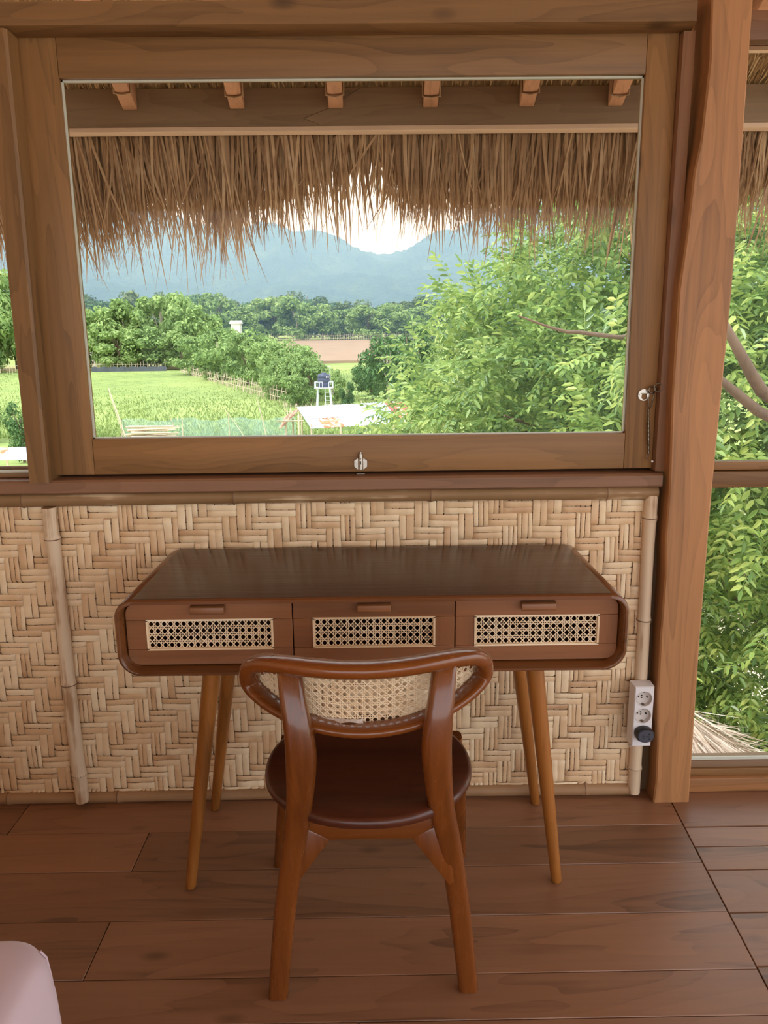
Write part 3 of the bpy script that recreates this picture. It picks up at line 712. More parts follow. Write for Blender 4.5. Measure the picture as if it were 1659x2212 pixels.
MB().tube(ring_(ex_+0.012, YS-0.023, ez_+0.006, 0.011), 0.0014, 8, closed=True, up=(0, 1, 0)).build('washer', 'oldsteel', hk, smooth=60)
pth = [(ex_+0.004, YS-0.013, ez_-0.006), (ex_+0.004, YS-0.019, ez_-0.010), (lx0+0.003, YS-0.014, lz0-0.012), (lx0, YS-0.010, lz0-0.02)]
MB().tube(smoothpath(pth, 10), 0.0020, 8).build('hook_loop', 'oldsteel', hk, smooth=60)
MB().tube([(lx0-0.002, YS-0.010, lz0+0.012), (lx0-0.001, YS-0.009, lz0-0.02)], 0.0018, 8).build('hook_loop', 'oldsteel', hk, smooth=60)
st_, en_ = Vector((lx0-0.001, YS-0.010, lz0-0.018)), Vector((bx+0.002, YS-0.009, bz+0.012)); pp, rr2 = [], []
for k in range(34):
    t = k/33; pp.append(st_.lerp(en_, t)); rr2.append(0.0026+(0.0010 if 0.25 < t < 0.78 else 0)+0.0006*math.sin(k*2.0))
MB().tube(pp, rr2, 8).build('rod', 'oldsteel', hk, smooth=60)
MB().tube([en_, (bx-0.002, YS-0.012, bz), (bx-0.003, YS-0.018, bz-0.002)], 0.0016, 8).build('tip', 'steel', hk, smooth=60)
# half moon pull ring plate
qx, qz = ony(1390, 853, YS)[0], ony(1390, 853, YS)[2]
rp = thing('ring_plate', (qx, YS, qz-0.014), 'round pale steel ring plate on the stile beside the window hook', 'plate')
o_r = [(qx+0.0150*math.cos(2*math.pi*k/40), qz+0.0150*math.sin(2*math.pi*k/40)) for k in range(40)]
i_r = []
for k in range(40):
    a = 2*math.pi*k/40; c_, s_ = math.cos(a), math.sin(a)
    i_r.append((qx+0.0012+0.0072*c_, qz-0.0048+(min(0.0072*s_*1.1, 0.0085) if s_ < 0 else min(0.008, 0.012*s_))))
pm = MB(); y0_, y1_ = YS-0.003, YS-0.0003
pm.loft([[(x, y1_, z) for x, z in o_r], [(x, y0_, z) for x, z in o_r], [(x, y0_, z) for x, z in i_r], [(x, y1_, z) for x, z in i_r]], caps=False)
pm.build('plate', 'steel', rp, smooth=30)
MB().box(qx-0.008, qx+0.011, YS-0.0045, YS-0.003, qz+0.0028, qz+0.0048).build('hinge', 'oldsteel', rp)
MB().tube([(qx-0.0125, YS-0.003, qz+0.001), (qx-0.0125, YS-0.0042, qz+0.001)], 0.0015, 8).build('rivet', 'oldsteel', rp, smooth=50)
nx_, nz_ = ony(1407, 996, YS-0.018)[0], ony(1407, 996, YS-0.018)[2]
tag(MB().tube([(nx_, 2.0225, nz_), (nx_, 2.0195, nz_), (nx_, 2.0185, nz_)], [0.0028, 0.0028, 0.0012], 12).build('nail', 'white', smooth=50), 'shiny nail head in the dark jamb below the window hook', 'nail')

# power strip with three sockets, a black adaptor in the lowest
pz1, pz0 = ony(1390, 1484, 1.962)[2], ony(1390, 1612, 1.962)[2]
px0, px1 = ony(1371, 1545, 1.962)[0]-0.003, ony(1411, 1545, 1.962)[0]-0.001
ps = thing('power_strip', ((px0+px1)/2, 1.985, pz0), 'white three socket power strip fixed upright to the bamboo pole by the post', 'power strip')
PF, PB = 1.962, 2.003
b = MB(); pcx = (px0+px1)/2; zt0 = pz1-0.012; ch = 0.0505
hw_ = (px1-px0)/2; SR = hw_*0.80; ctrs = [pz1-0.036-ch*k for k in range(3)]
edges = [pz1]+[c+ch/2 for c in ctrs]+[ctrs[-1]-ch/2, pz0]
bz_ = sorted(set(edges), reverse=True)
b.loft([[(px0-0.002, PB, pz0-0.001), (px1+0.001, PB, pz0-0.001), (px1+0.001, PB, pz1+0.001), (px0-0.002, PB, pz1+0.001)], [(px0, PF+0.003, pz0), (px1, PF+0.003, pz0), (px1, PF+0.003, pz1), (px0, PF+0.003, pz1)], [(px0+0.002, PF, pz0+0.002), (px1-0.002, PF, pz0+0.002), (px1-0.002, PF, pz1-0.002), (px0+0.002, PF, pz1-0.002)]], caps=False)
xa, xb = px0+0.002, px1-0.002
b.add([(xa, PF, ctrs[0]+ch/2), (xb, PF, ctrs[0]+ch/2), (xb, PF, pz1-0.002), (xa, PF, pz1-0.002)], [(0, 1, 2, 3)])
b.add([(xa, PF, pz0+0.002), (xb, PF, pz0+0.002), (xb, PF, ctrs[2]-ch/2), (xa, PF, ctrs[2]-ch/2)], [(0, 1, 2, 3)])
NS = 40
for c in ctrs:
    sq = []
    for k in range(NS):
        a = 2*math.pi*k/NS; ca_, sa_ = math.cos(a), math.sin(a); s_ = 1/max(abs(ca_), abs(sa_))
        sq.append((pcx+ca_*s_*(xb-xa)/2, PF, c+sa_*s_*ch/2))
    circ = [(pcx+SR*math.cos(2*math.pi*k/NS), PF, c+SR*math.sin(2*math.pi*k/NS)) for k in range(NS)]
    b.loft([sq, circ], caps=False)
b.build('body', 'white', ps, smooth=30)
for k_, c in enumerate(ctrs):
    dish = MB().loft([[(pcx+r*math.cos(2*math.pi*k/NS), y, c+r*math.sin(2*math.pi*k/NS)) for k in range(NS)] for r, y in ((SR+0.0015, PF-0.0006), (SR, PF-0.0006), (SR-0.0012, PF+0.012), (0.001, PF+0.0125))], caps=False)
    so = dish.build('socket', 'cream', ps, smooth=35)
    for dx, dz_ in ((-0.0035, 0.0055), (-0.0035, -0.0005), (0.0105, 0.003), (0.012, 0.0005), (-0.0125, 0.003)):
        MB().tube([(pcx+dx, PF+0.0120, c+dz_), (pcx+dx, PF+0.0105, c+dz_)], 0.0019, 10).build('pin_hole', 'hole', so, smooth=50)
    for sz_ in (-1, 1):
        MB().box(pcx-0.003, pcx+0.003, PF+0.004, PF+0.0118, c+sz_*(SR-0.003)-0.0014, c+sz_*(SR-0.003)+0.0014).build('earth_clip', 'oldsteel', so)
ac = ctrs[2]+0.001
ad = thing('travel_adaptor', (pcx+0.002, PF, ac), 'black oval travel adaptor plugged into the lowest socket of the power strip', 'adaptor')
oval = lambda a_, b_, y: [(pcx+0.002+a_*math.cos(2*math.pi*k/36), y, ac+b_*math.copysign(abs(math.sin(2*math.pi*k/36))**0.8, math.sin(2*math.pi*k/36))) for k in range(36)]
MB().loft([oval(0.0250, 0.0205, PF-0.0008), oval(0.0250, 0.0205, PF-0.020), oval(0.0235, 0.019, PF-0.024), oval(0.0215, 0.0172, PF-0.0245)]).build('body', 'black', ad, smooth=40)
MB().loft([oval(0.0214, 0.0171, PF-0.0248), oval(0.0212, 0.0169, PF-0.0262)]).build('face', 'dark', ad, smooth=40)
for dx, dz_, w, h in ((-0.0075, 0.0048, 0.0055, 0.0014), (-0.0075, 0.0, 0.006, 0.0028), (-0.0065, -0.0052, 0.0055, 0.0016), (0.0055, 0.0, 0.0085, 0.0022), (-0.0005, 0, 0.003, 0.001), (0.009, 0.0068, 0.0062, 0.0035), (0.009, -0.0068, 0.0055, 0.0042)):
    MB().box(pcx+0.002+dx-w/2, pcx+0.002+dx+w/2, PF-0.02635, PF-0.0258, ac+dz_-h/2, ac+dz_+h/2).build('pin_slot', 'hole', ad)
tag(MB().tube(smoothpath([(pcx-0.006, 1.99, pz0-0.0008), (pcx-0.009, 1.995, pz0-0.012), (pcx-0.016, 2.000, pz0-0.020), (pcx-0.020, 2.012, pz0-0.024)], 10), 0.0022, 8).build('cable', 'white', ps, smooth=50))

# ================================================================== BED
bed = thing('bed', (-1.36, -0.09, 0), 'corner of a low bed under a smooth mauve sheet at lower left', 'bed')
t = NT('mauve_sheet'); v_ = t.coords((1, 1, 1)); nf = t.noise(v_, 3.0, 3)
t.l(t.mix(nf, srgb(198, 172, 178), srgb(214, 188, 194)), t.b.inputs['Base Color']); t.b.inputs['Roughness'].default_value = 0.85
t.b.inputs['Sheen Weight'].default_value = 0.25; t.bump(t.noise(v_, 900, 1), 0.06, 0.001); MT['sheet'] = t.m
bx1, by1, bzt = -0.447, 0.932, 0.505
def bed_ring(e, z, n=10, r=0.06):
    x0, x1, y0, y1 = -2.25, bx1-e, -1.12, by1-e; pts = []
    for cx, cy, a0 in ((x1-r, y1-r, 0), (x0+r, y1-r, 90), (x0+r, y0+r, 180), (x1-r, y0+r, 270)):
        for k in range(n+1):
            a = math.radians(a0+90*k/n); pts.append((cx+r*math.cos(a), cy+r*math.sin(a), z))
    return pts
MB().loft([bed_ring(0.02, 0.26), bed_ring(0.006, 0.262), bed_ring(0.0, 0.29), bed_ring(-0.004, 0.36), bed_ring(-0.002, 0.43), bed_ring(0.003, 0.480), bed_ring(0.008, 0.494), bed_ring(0.018, 0.502), bed_ring(0.04, 0.506), bed_ring(0.5, 0.510)]).build('mattress_sheet', 'sheet', bed, smooth=60)
MB().box(-2.26, bx1-0.02, -1.14, by1-0.02, 0.0, 0.258).build('bed_base', 'frameX', bed, bevel=0.004)
# gathered corner seam of the fitted sheet
a45 = math.radians(38); cxx, cyy = bx1-0.06, by1-0.06
MB().tube([(cxx+r_*math.cos(a45), cyy+r_*math.sin(a45), z_) for r_, z_ in ((0.050, 0.4955), (0.0565, 0.482), (0.0598, 0.45), (0.0628, 0.40), (0.0622, 0.33), (0.0595, 0.285))], 0.0016, 6).build('seam', 'sheet', bed, smooth=60)

# ================================================================== OUTDOORS
GY = [-60, 58, 80, 130, 155, 240, 300, 420, 700, 5000]
GZ = [-6.0, -6.0, -4.7, -2.95, -2.55, 2.4, 4.0, 6.5, 12.0, 60.0]
gz = lambda y: float(np.interp(y, GY, GZ))
def on_ground(px, py):
    d = ray(px, py); y = 5.0
    while y < 600:
        if CAM[2]+d[2]*y/d[1] < gz(y): break
        y += 0.5
    return Vector((d[0]*y/d[1], y, gz(y)))
# ground
ys = np.concatenate([np.linspace(-60, 60, 13), np.linspace(64, 300, 60), np.linspace(320, 1500, 25)])
xs = np.linspace(-900, 900, 121)
vv = np.array([(x, y, gz(y)+(0.25*math.sin(x*0.05)*math.sin(y*0.04) if y > 62 else 0)) for y in ys for x in xs])
nx = len(xs); ff = np.array([(j*nx+i, j*nx+i+1, (j+1)*nx+i+1, (j+1)*nx+i) for j in range(len(ys)-1) for i in range(nx-1)])
t = NT('meadow'); v_ = t.coords((1, 1, 1), False); a1 = t.noise(v_, 0.05, 4, 0.6); a2 = t.noise(v_, 0.8, 5, 0.7)
gcol = t.ramp(t.math('ADD', t.math('MULTIPLY', a1, 0.6), t.math('MULTIPLY', a2, 0.4)), [(0.32, srgb(104, 122, 72)), (0.46, srgb(134, 150, 88)), (0.6, srgb(156, 168, 100)), (0.72, srgb(164, 158, 112))])
sp = t.n('SeparateXYZ'); t.l(v_, sp.inputs[0]); yv = t.math('ADD', sp.outputs['Y'], t.math('MULTIPLY', a1, 30.0))
nearf = t.n('MapRange'); nearf.inputs['From Min'].default_value = 48.0; nearf.inputs['From Max'].default_value = 62.0; t.l(yv, nearf.inputs[0])
gcol = t.mix(nearf.outputs[0], t.mix(a2, srgb(190, 172, 146), srgb(222, 206, 180)), gcol)  # pale earth near the house, added to bounce whiter, less green light indoors
t.l(gcol, t.b.inputs['Base Color']); t.b.inputs['Roughness'].default_value = 0.95; t.b.inputs['Specular IOR Level'].default_value = 0.1; MT['meadow'] = t.m
struct(npmesh('ground', vv, ff, 'meadow', smooth=True), 'green meadow sloping up from below the house to the tree lines', 'ground')
def patch(name, px_poly, mat, label, cat):
    pts = [on_ground(*p) for p in px_poly]; pts = [p+Vector((0, 0, 0.35)) for p in pts]
    return struct(MB().poly(pts, (0, 0, -0.6)).build(name, mat), label, cat)
MT['soil'] = plain('ploughed_soil', srgb(150, 124, 102), 0.95, noise=0.25, nscale=0.25)
MT['drygrass'] = plain('dry_grass', srgb(206, 190, 130), 0.95, noise=0.25, nscale=0.3)
pA = [Vector((x, y, gz(y)+0.5)) for x, y in ((-32, 158), (-14, 158), (8, 160), (2, 236), (-26, 236))]
struct(MB().poly(pA, (0, 0, -0.8)).build('soil_field', 'soil'), 'bare brown field between the tree rows beyond the water tower', 'field')
pB = [Vector((x, y, gz(y)+0.4)) for x, y in ((-150, 140), (-28, 140), (-30, 152), (-150, 152))]
struct(MB().poly(pB, (0, 0, -0.8)).build('dry_grass_field', 'drygrass'), 'strip of dry yellow grass under the left hand trees', 'field')
# grass tufts on the meadow
n = 26000; gy = 62+70*NR.random(n)**1.6; gx = NR.uniform(-1, 0.12, n)*gy*0.62
pos = np.stack([gx, gy, np.interp(gy, GY, GZ)-0.02], 1)
d = np.stack([NR.normal(0, 0.4, n), NR.normal(0, 0.4, n), np.ones(n)], 1); d /= np.linalg.norm(d, axis=1)[:, None]
v, f = ribbons(pos, d, NR.uniform(0.15, 0.40, n), NR.uniform(0.04, 0.12, n), np.zeros((n, 3)), 2, np.tile([[0.0, 1, 0]], (n, 1))+NR.normal(0, 0.5, (n, 3)))
MT['grass'] = foliage('tall_grass', [(0.2, srgb(108, 126, 74)), (0.5, srgb(140, 158, 92)), (0.85, srgb(172, 184, 116))], 0.7, 0.35, 0.2)
tag(npmesh('meadow_grass', v, f, 'grass'), 'long green grass tufts in the meadow', 'grass', kind='stuff')

# hills
def hill(name, prof, ydist, depth, label, mat, seed, amp):
    rg_ = np.random.default_rng(seed); pxs = np.linspace(-1500, 3200, 340); rows_ = 26
    crest = np.interp(pxs, [p[0] for p in prof], [p[1] for p in prof])
    top = np.array([ony(a, b, ydist) for a, b in zip(pxs, crest)]); x = top[:, 0]
    ph = rg_.uniform(0, 6, 8); V_ = []
    for j in range(rows_):
        s_ = j/(rows_-1); prof_s = math.sin(s_*math.pi/2)**0.9
        y = ydist-depth*(1-s_)
        base = gz(y)
        rid = sum(math.sin(0)*0 for _ in range(1))
        wob = 0.10*np.sin(x*0.006+ph[0]+s_*3)+0.07*np.sin(x*0.015+ph[1]-s_*5)+0.05*np.sin(x*0.034+ph[2]+s_*9)
        z = base+(top[:, 2]-base)*np.clip(prof_s+wob*math.sin(s_*math.pi), 0, 1.2)+rg_.normal(0, amp, len(x))*(0.4+0.6*s_)
        V_.append(np.stack([x*(y/ydist), np.full(len(x), y)+rg_.normal(0, amp*2, len(x)), z], 1))
    V_.append(np.stack([x, np.full(len(x), ydist+depth*0.7), np.full(len(x), 0.0)], 1))
    V_ = np.concatenate(V_); m = len(x); r2 = rows_+1
    F_ = np.array([(j*m+i, j*m+i+1, (j+1)*m+i+1, (j+1)*m+i) for j in range(r2-1) for i in range(m-1)])
    return struct(npmesh(name, V_, F_, mat), label, 'hill')
t = NT('forested_hill'); v_ = t.coords((1, 1, 1), False); a1 = t.noise(v_, 0.02, 5, 0.7)
t.l(t.ramp(a1, [(0.35, srgb(28, 44, 32)), (0.55, srgb(58, 80, 52)), (0.7, srgb(92, 110, 74))]), t.b.inputs['Base Color']); t.b.inputs['Roughness'].default_value = 1.0; t.b.inputs['Specular IOR Level'].default_value = 0.0
t.bump(t.noise(v_, 0.05, 4, 0.6), 1.0, 40.0); MT['hill'] = t.m
hill('hill_far', [(-1500, 470), (-200, 455), (0, 462), (150, 480), (300, 470), (420, 492), (520, 512), (600, 524), (680, 534), (760, 548), (830, 556), (880, 546), (930, 522), (980, 500), (1040, 478), (1120, 455), (1300, 430), (1700, 420), (3200, 440)], 1900, 700, 'far bluish forested ridge dipping behind the thatch fringe', 'hill', 3, 3.0)
hill('hill_near', [(-1500, 590), (-100, 595), (150, 602), (350, 612), (500, 604), (620, 598), (700, 604), (800, 612), (860, 610), (930, 602), (1000, 592), (1100, 580), (1400, 570), (3200, 570)], 1500, 520, 'lower forested hill in front of the far ridge', 'hill', 5, 2.2)
hz_ = MB().box(-2200, 2200, 160, 1960, -30, 300).build('haze', 'back')
t = NT('valley_haze'); t.t.nodes.remove(t.b); vs_ = t.n('VolumeScatter'); vs_.inputs['Color'].default_value = (0.34, 0.62, 1.0, 1); vs_.inputs['Density'].default_value = 0.0012; vs_.inputs['Anisotropy'].default_value = 0.0
t.l(vs_.outputs[0], t.out.inputs['Volume']); hz_.data.materials[0] = t.m
tag(hz_, 'pale blue haze over the distant hills', 'haze', kind='stuff')

# ---- trees of the valley
LEAF = {
 'fresh': foliage('fresh_leaves', [(0.15, srgb(96, 122, 72)), (0.42, srgb(134, 162, 96)), (0.65, srgb(166, 190, 116)), (0.9, srgb(198, 212, 142))], 0.6, 0.4, 0.2),
 'deep': foliage('deep_leaves', [(0.15, srgb(40, 66, 38)), (0.45, srgb(82, 116, 66)), (0.7, srgb(112, 146, 88)), (0.95, srgb(150, 176, 120))], 0.6, 0.25, 0.25),
 'dusty': foliage('dusty_leaves', [(0.15, srgb(60, 78, 48)), (0.45, srgb(104, 126, 78)), (0.7, srgb(136, 152, 100)), (0.95, srgb(176, 178, 128))], 0.7, 0.25, 0.15),
}
MT['bark'] = wood('grey_bark', srgb(132, 112, 94), 'Z', 0.9, 0.6, 1.3, 0.3)
MT['palebark'] = wood('pale_bark', srgb(196, 180, 160), 'Z', 0.9, 0.7, 1.2, 0.3)
def crown_mesh(seed, nclump, ncard, csize, flat=0.8):
    """unit crown (radius 1, centre 0) of leaf cards gathered in clumps"""
    g = np.random.default_rng(seed); d = g.normal(size=(nclump, 3)); d /= np.linalg.norm(d, axis=1)[:, None]
    cc = d*(0.35+0.5*g.random(nclump)**0.5)[:, None]; cc[:, 2] *= flat
    cr = g.uniform(0.20, 0.36, nclump)
    k = g.integers(0, nclump, ncard); dd = g.normal(size=(ncard, 3)); dd /= np.linalg.norm(dd, axis=1)[:, None]
    p = cc[k]+dd*(cr[k]*(0.55+0.45*g.random(ncard)))[:, None]*np.array([1, 1, 0.75])
    nrm = dd+g.normal(0, 0.45, (ncard, 3))+np.array([0, 0, 0.3]); nrm /= np.linalg.norm(nrm, axis=1)[:, None]
    a = np.cross(nrm, g.normal(size=(ncard, 3))); a /= np.linalg.norm(a, axis=1)[:, None]; b = np.cross(nrm, a)
    s_ = (csize*g.uniform(0.6, 1.35, ncard))[:, None]
    v = np.stack([p-a*s_, p+b*s_*0.5+nrm*s_*0.2, p+a*s_, p-b*s_*0.5+nrm*s_*0.2], 1).reshape(-1, 3)
    f = np.arange(ncard*4).reshape(-1, 4)
    me = bpy.data.meshes.new('crown'); me.vertices.add(len(v)); me.vertices.foreach_set('co', v.astype(np.float32).ravel())
    me.loops.add(f.size); me.loops.foreach_set('vertex_index', f.astype(np.int32).ravel()); me.polygons.add(len(f)); me.polygons.foreach_set('loop_start', np.arange(0, f.size, 4, dtype=np.int32))
    me.update(calc_edges=True); me.validate(); return me
def trunk_mesh(seed, mat):
    g = random.Random(seed); m = MB()
    m.tube([(0, 0, 0), (g.uniform(-.04, .04), 0, 0.35), (g.uniform(-.06, .06), 0.02, 0.62)], [0.045, 0.035, 0.025], 7)
    for k in range(5):
        a = g.uniform(0, 6.28); h0 = g.uniform(0.22, 0.5)
        m.tube([(0, 0, h0), (0.14*math.cos(a), 0.14*math.sin(a), h0+0.16), (0.26*math.cos(a), 0.26*math.sin(a), h0+0.30)], [0.022, 0.015, 0.007], 5)
    me = bpy.data.meshes.new('trunk'); me.from_pydata(m.v, [], m.f); me.materials.append(MT[mat]); me.shade_smooth(); return me
CROWNS = {}
for kd, lf in LEAF.items():
    for k in range(3):
        me = crown_mesh(sum(map(ord, kd)) % 7+k*13+len(kd), 34, 5200, 0.062 if kd != 'deep' else 0.05, 0.85); me.materials.append(lf); CROWNS[kd, k] = me
TRUNKS = [trunk_mesh(3, 'bark'), trunk_mesh(8, 'palebark')]
def tree(px, y, top_py, wpx, kind, k, label, group=None, name='tree', low=0.02, cat='tree'):
    q = ony(px, top_py, y); base = gz(y); h = q[2]-base; w = wpx/F*y
    o = thing(name, (q[0], y, base-0.1), label, cat, group)
    c = bpy.data.objects.new('crown', CROWNS[kind, k % 3]); COL.objects.link(c); c.parent = o
    hc = h*(1-low); c.scale = (w*0.62, w*0.55, hc*0.58); c.location = (0, 0, h-hc*0.5); c.rotation_euler = (0, 0, k*1.7+px*0.01)
    tr = bpy.data.objects.new('trunk', TRUNKS[k % 2]); COL.objects.link(tr); tr.parent = o
    tr.scale = (h*0.55, h*0.55, h*1.12); tr.rotation_euler = (0, 0, k*2.1); return o
ORD = 'first second third fourth fifth sixth seventh eighth ninth tenth eleventh twelfth thirteenth'.split()
far = 'hazy green tree in the far tree line under the hills'
gf = 'far tree line'
for i, px in enumerate(range(-260, 1180, 50)):
    tree(px+rnd.uniform(-12, 12), 268+rnd.uniform(-14, 40), 630+rnd.uniform(-14, 14)+(10 if px > 650 else 0), 110+rnd.uniform(-15, 15), ('dusty', 'deep', 'dusty')[i % 3], i, far, gf)
for i, (px, tp, w) in enumerate(((465, 624, 92), (540, 650, 84), (590, 626, 98), (640, 634, 88), (695, 648, 82), (745, 655, 78), (795, 652, 84), (845, 648, 90), (900, 650, 92), (960, 640, 100))):
    tree(px, 244+4*(i % 3), tp+4, w*1.15, 'fresh', i, ORD[i]+' rounded green tree from left along the far side of the bare field', 'trees along the far side of the bare field')
for i, (px, tp, w, y) in enumerate(((-190, 600, 130, 140), (-110, 590, 130, 141), (-40, 585, 130, 139), (15, 572, 120, 142), (85, 600, 120, 140), (150, 640, 110, 139), (215, 655, 108, 141), (250, 700, 92, 137), (275, 640, 110, 143), (320, 700, 96, 138), (345, 616, 118, 146), (390, 710, 90, 136), (415, 650, 112, 142))):
    tree(px, y, tp, w*1.12, 'fresh', i+1, ORD[i]+' green tree from left in the row behind the meadow fence', 'trees behind the left meadow fence')
for i, (px, tp, w, y) in enumerate(((430, 715, 92, 122), (478, 703, 96, 112), (530, 706, 100, 104), (575, 722, 88, 97), (600, 770, 66, 86), (612, 728, 92, 92), (640, 800, 64, 79), (648, 742, 84, 87), (668, 765, 70, 83))):
    tree(px, y, tp, w*1.12, 'fresh', i+2, ORD[i]+' bushy light green tree from left in the row slanting to the water tower', 'trees slanting down to the water tower')
tree(838, 78, 712, 118, 'deep', 1, 'tall dark green tree between the water tower and the leafy near tree', low=0.05)
tree(885, 84, 690, 110, 'deep', 2, 'dark tree half hidden behind the leafy near tree', low=0.05)
tree(800, 84, 770, 70, 'deep', 2, 'small grey green tree left of the tall dark tree', low=0.05)
tree(752, 74, 818, 36, 'deep', 0, 'small round dark bush right of the water tower', 'None' and None, 'bush', 0.0, 'bush')
tree(718, 80, 790, 52, 'fresh', 1, 'light green bush just behind the water tank', None, 'bush', 0.0, 'bush')
tree(38, 50, 858, 66, 'deep', 2, 'single round leafy tree standing in the meadow behind the left window', low=0.02)
tree(-40, 60, 850, 70, 'fresh', 1, 'pale bush at the far left behind the left window', None, 'bush', 0.0, 'bush')

# ---- fences
MT['stick'] = wood('bleached_stick', srgb(206, 186, 160), 'Z', 0.9, 0.7, 1.15, 0.4)
MT['netdark'] = plain('dark_net', srgb(74, 78, 84), 0.9, noise=0.3, nscale=2)
def fence(name, a, b, n, h, label, tilt=0.1, rails=True):
    a, b = Vector(a), Vector(b); o = thing(name, a, label, 'fence'); g = random.Random(n)
    me = None
    for k in range(n):
        p = a.lerp(b, k/(n-1)); p.z = gz(p.y)
        if me is None:
            s_ = MB().tube([(0, 0, 0), (0.03, 0, 0.5), (0, 0, 1)], [0.045, 0.04, 0.03], 5).build('fence_stick', 'stick', None, smooth=60); me = s_.data; c = s_
        else: c = bpy.data.objects.new('fence_stick', me); COL.objects.link(c)
        c.parent = o; c.location = p-a+Vector((g.uniform(-.1, .1), 0, -0.05 + 0.5*h*g.uniform(0.7, 1.2))); c.scale = (1, 1, h*g.uniform(0.7, 1.25)); c.rotation_euler = (g.uniform(-tilt, tilt), g.uniform(-tilt, tilt), g.uniform(0, 6))
    if rails:
        for hh in (0.35, 0.75):
            MB().tube([a.lerp(b, t)*1.0+Vector((0, 0, gz(a.lerp(b, t).y)-a.lerp(b, t).z+h*hh)) for t in np.linspace(0, 1, 12)], 0.03, 5).build('rail', 'stick', o, smooth=60)
    return o
fence('stick_fence', (-66, 134, gz(134)), (-36, 134, gz(134)), 60, 1.7, 'rough pale stick fence at the back of the left meadow')
fence('stick_fence', (-31.5, 127, gz(127)), (-9.2, 80, gz(80)), 90, 1.7, 'leaning stick fence under the slanting row of trees', 0.25)
fence('stick_fence', (-34, 238, gz(238)), (16, 240, gz(240)), 90, 2.4, 'pale stick fence along the far side of the bare brown field', 0.06)
fence('stick_fence', (-8.5, 72, gz(72)), (3, 71, gz(71)), 40, 1.3, 'broken pale stick fence behind the tin roofed shed', 0.3)
a_, b_ = ony(198, 800, 132.5), ony(360, 797, 132.5)
m = MB()
for k in range(24):
    t0 = k/23; x = a_[0]+(b_[0]-a_[0])*t0; z0 = gz(132.5)
    if k: m.add([(xp, 132.5, zp), (x, 132.5, z0), (x, 132.6+0.05*math.sin(k), z0+0.95+0.12*math.sin(k*2.1)), (xp, 132.6+0.05*math.sin(k-1), zp+0.95+0.12*math.sin((k-1)*2.1))], [(0, 1, 2, 3)])
    xp, zp = x, z0
sol = m.build('shade_net', 'netdark'); md = sol.modifiers.new('thick', 'SOLIDIFY'); md.thickness = 0.03
tag(sol, 'low dark net strung along the back of the meadow', 'net')
# teal net along the foot of the meadow
t = NT('teal_net'); tr = t.n('BsdfTransparent'); mx = t.n('MixShader'); mx.inputs[0].default_value = 0.30
t.b.inputs['Base Color'].default_value = (*srgb(176, 208, 206), 1); t.b.inputs['Roughness'].default_value = 0.8
vq = t.coords((1, 1, 1)); t.l(t.math('ADD', t.math('MULTIPLY', t.noise(vq, 1.2, 3), 0.3), 0.0), mx.inputs[0])
t.l(tr.outputs[0], mx.inputs[1]); t.l(t.b.outputs[0], mx.inputs[2]); t.l(mx.outputs[0], t.out.inputs[0]); MT['teal'] = t.m
m = MB(); yn = 58.5; xa_, xb_ = ony(265, 930, yn)[0], ony(640, 930, yn)[0]; zz = ony(450, 905, yn)[2]
for k in range(40):
    t0 = k/39; x = xa_+(xb_-xa_)*t0; q = (x, yn+0.1*math.sin(k*0.9), zz+0.12*math.sin(k*0.55)+0.05*math.sin(k*1.7)); r_ = (x, yn+0.1*math.sin(k*0.9+1), -6.0)
    if k: m.add([pq, q, r_, pr], [(0, 1, 2, 3)])
    pq, pr = q, r_
tn = m.build('net_fence', 'teal'); md = tn.modifiers.new('thick', 'SOLIDIFY'); md.thickness = 0.01
tag(tn, 'sheer teal net fence along the foot of the meadow', 'net')
def pole(p0, p1, y, label, r=0.05, grp=None, mat='stick'):
    a, b = ony(*p0, y), ony(*p1, y); a[2] = min(a[2], b[2]-0.3); dn = (a[2]-gz(y))
    aa = Vector(a); bb = Vector(b); d_ = (aa-bb); aa = aa+d_*(max(0.0, dn)/max(0.2, -d_.z)); aa.z = gz(y)
    return tag(MB().tube([aa, aa.lerp(bb, 0.5)+Vector((0.03, 0, 0)), bb], [r, r*0.9, r*0.6], 8).build('pole', mat, smooth=60), label, 'pole', grp)
pole((270, 942), (234, 838), 56, 'tall leaning pole left of the brushwood pile', 0.055)
pole((262, 930), (236, 850), 56.6, 'thinner pole leaning beside the tall pole by the brushwood pile', 0.035)
pole((572, 930), (554, 858), 56, 'leaning forked pole near the shed', 0.045)
pole((495, 938), (492, 890), 56, 'short upright pole in the middle of the net fence', 0.04)
pole((497, 900), (486, 884), 56.1, 'twig branching from the short pole in the net fence', 0.025)
pole((375, 920), (366, 898), 56, 'thin stake behind the brushwood pile', 0.035)
pole((394, 938), (393, 900), 55.6, 'stake at the right end of the brushwood pile', 0.045)
pole((262, 938), (261, 905), 55.6, 'stake at the left end of the brushwood pile', 0.045)
# brushwood pile
bp = thing('brushwood_pile', (ony(330, 935, 55.3)[0], 55.3, -6), 'low pile of dry brushwood between two stakes at the foot of the meadow', 'woodpile')
xa_, xb_ = ony(272, 930, 55.3)[0], ony(388, 930, 55.3)[0]; zt_ = ony(330, 922, 55.3)[2]
for k in range(46):
    y_ = 55.3+rnd.uniform(-0.4, 0.4); z_ = -5.95+(zt_+6.0)*((k % 23)/22)+rnd.uniform(-0.03, 0.03)
    s0, s1 = rnd.uniform(0, 0.2), rnd.uniform(0.75, 1.0)
    MB().tube([(xa_+(xb_-xa_)*s0, y_, z_), (xa_+(xb_-xa_)*s1, y_+rnd.uniform(-.2, .2), z_+rnd.uniform(-0.15, 0.15))], [0.07, 0.035], 6).build('stick', 'stick', bp, smooth=60)

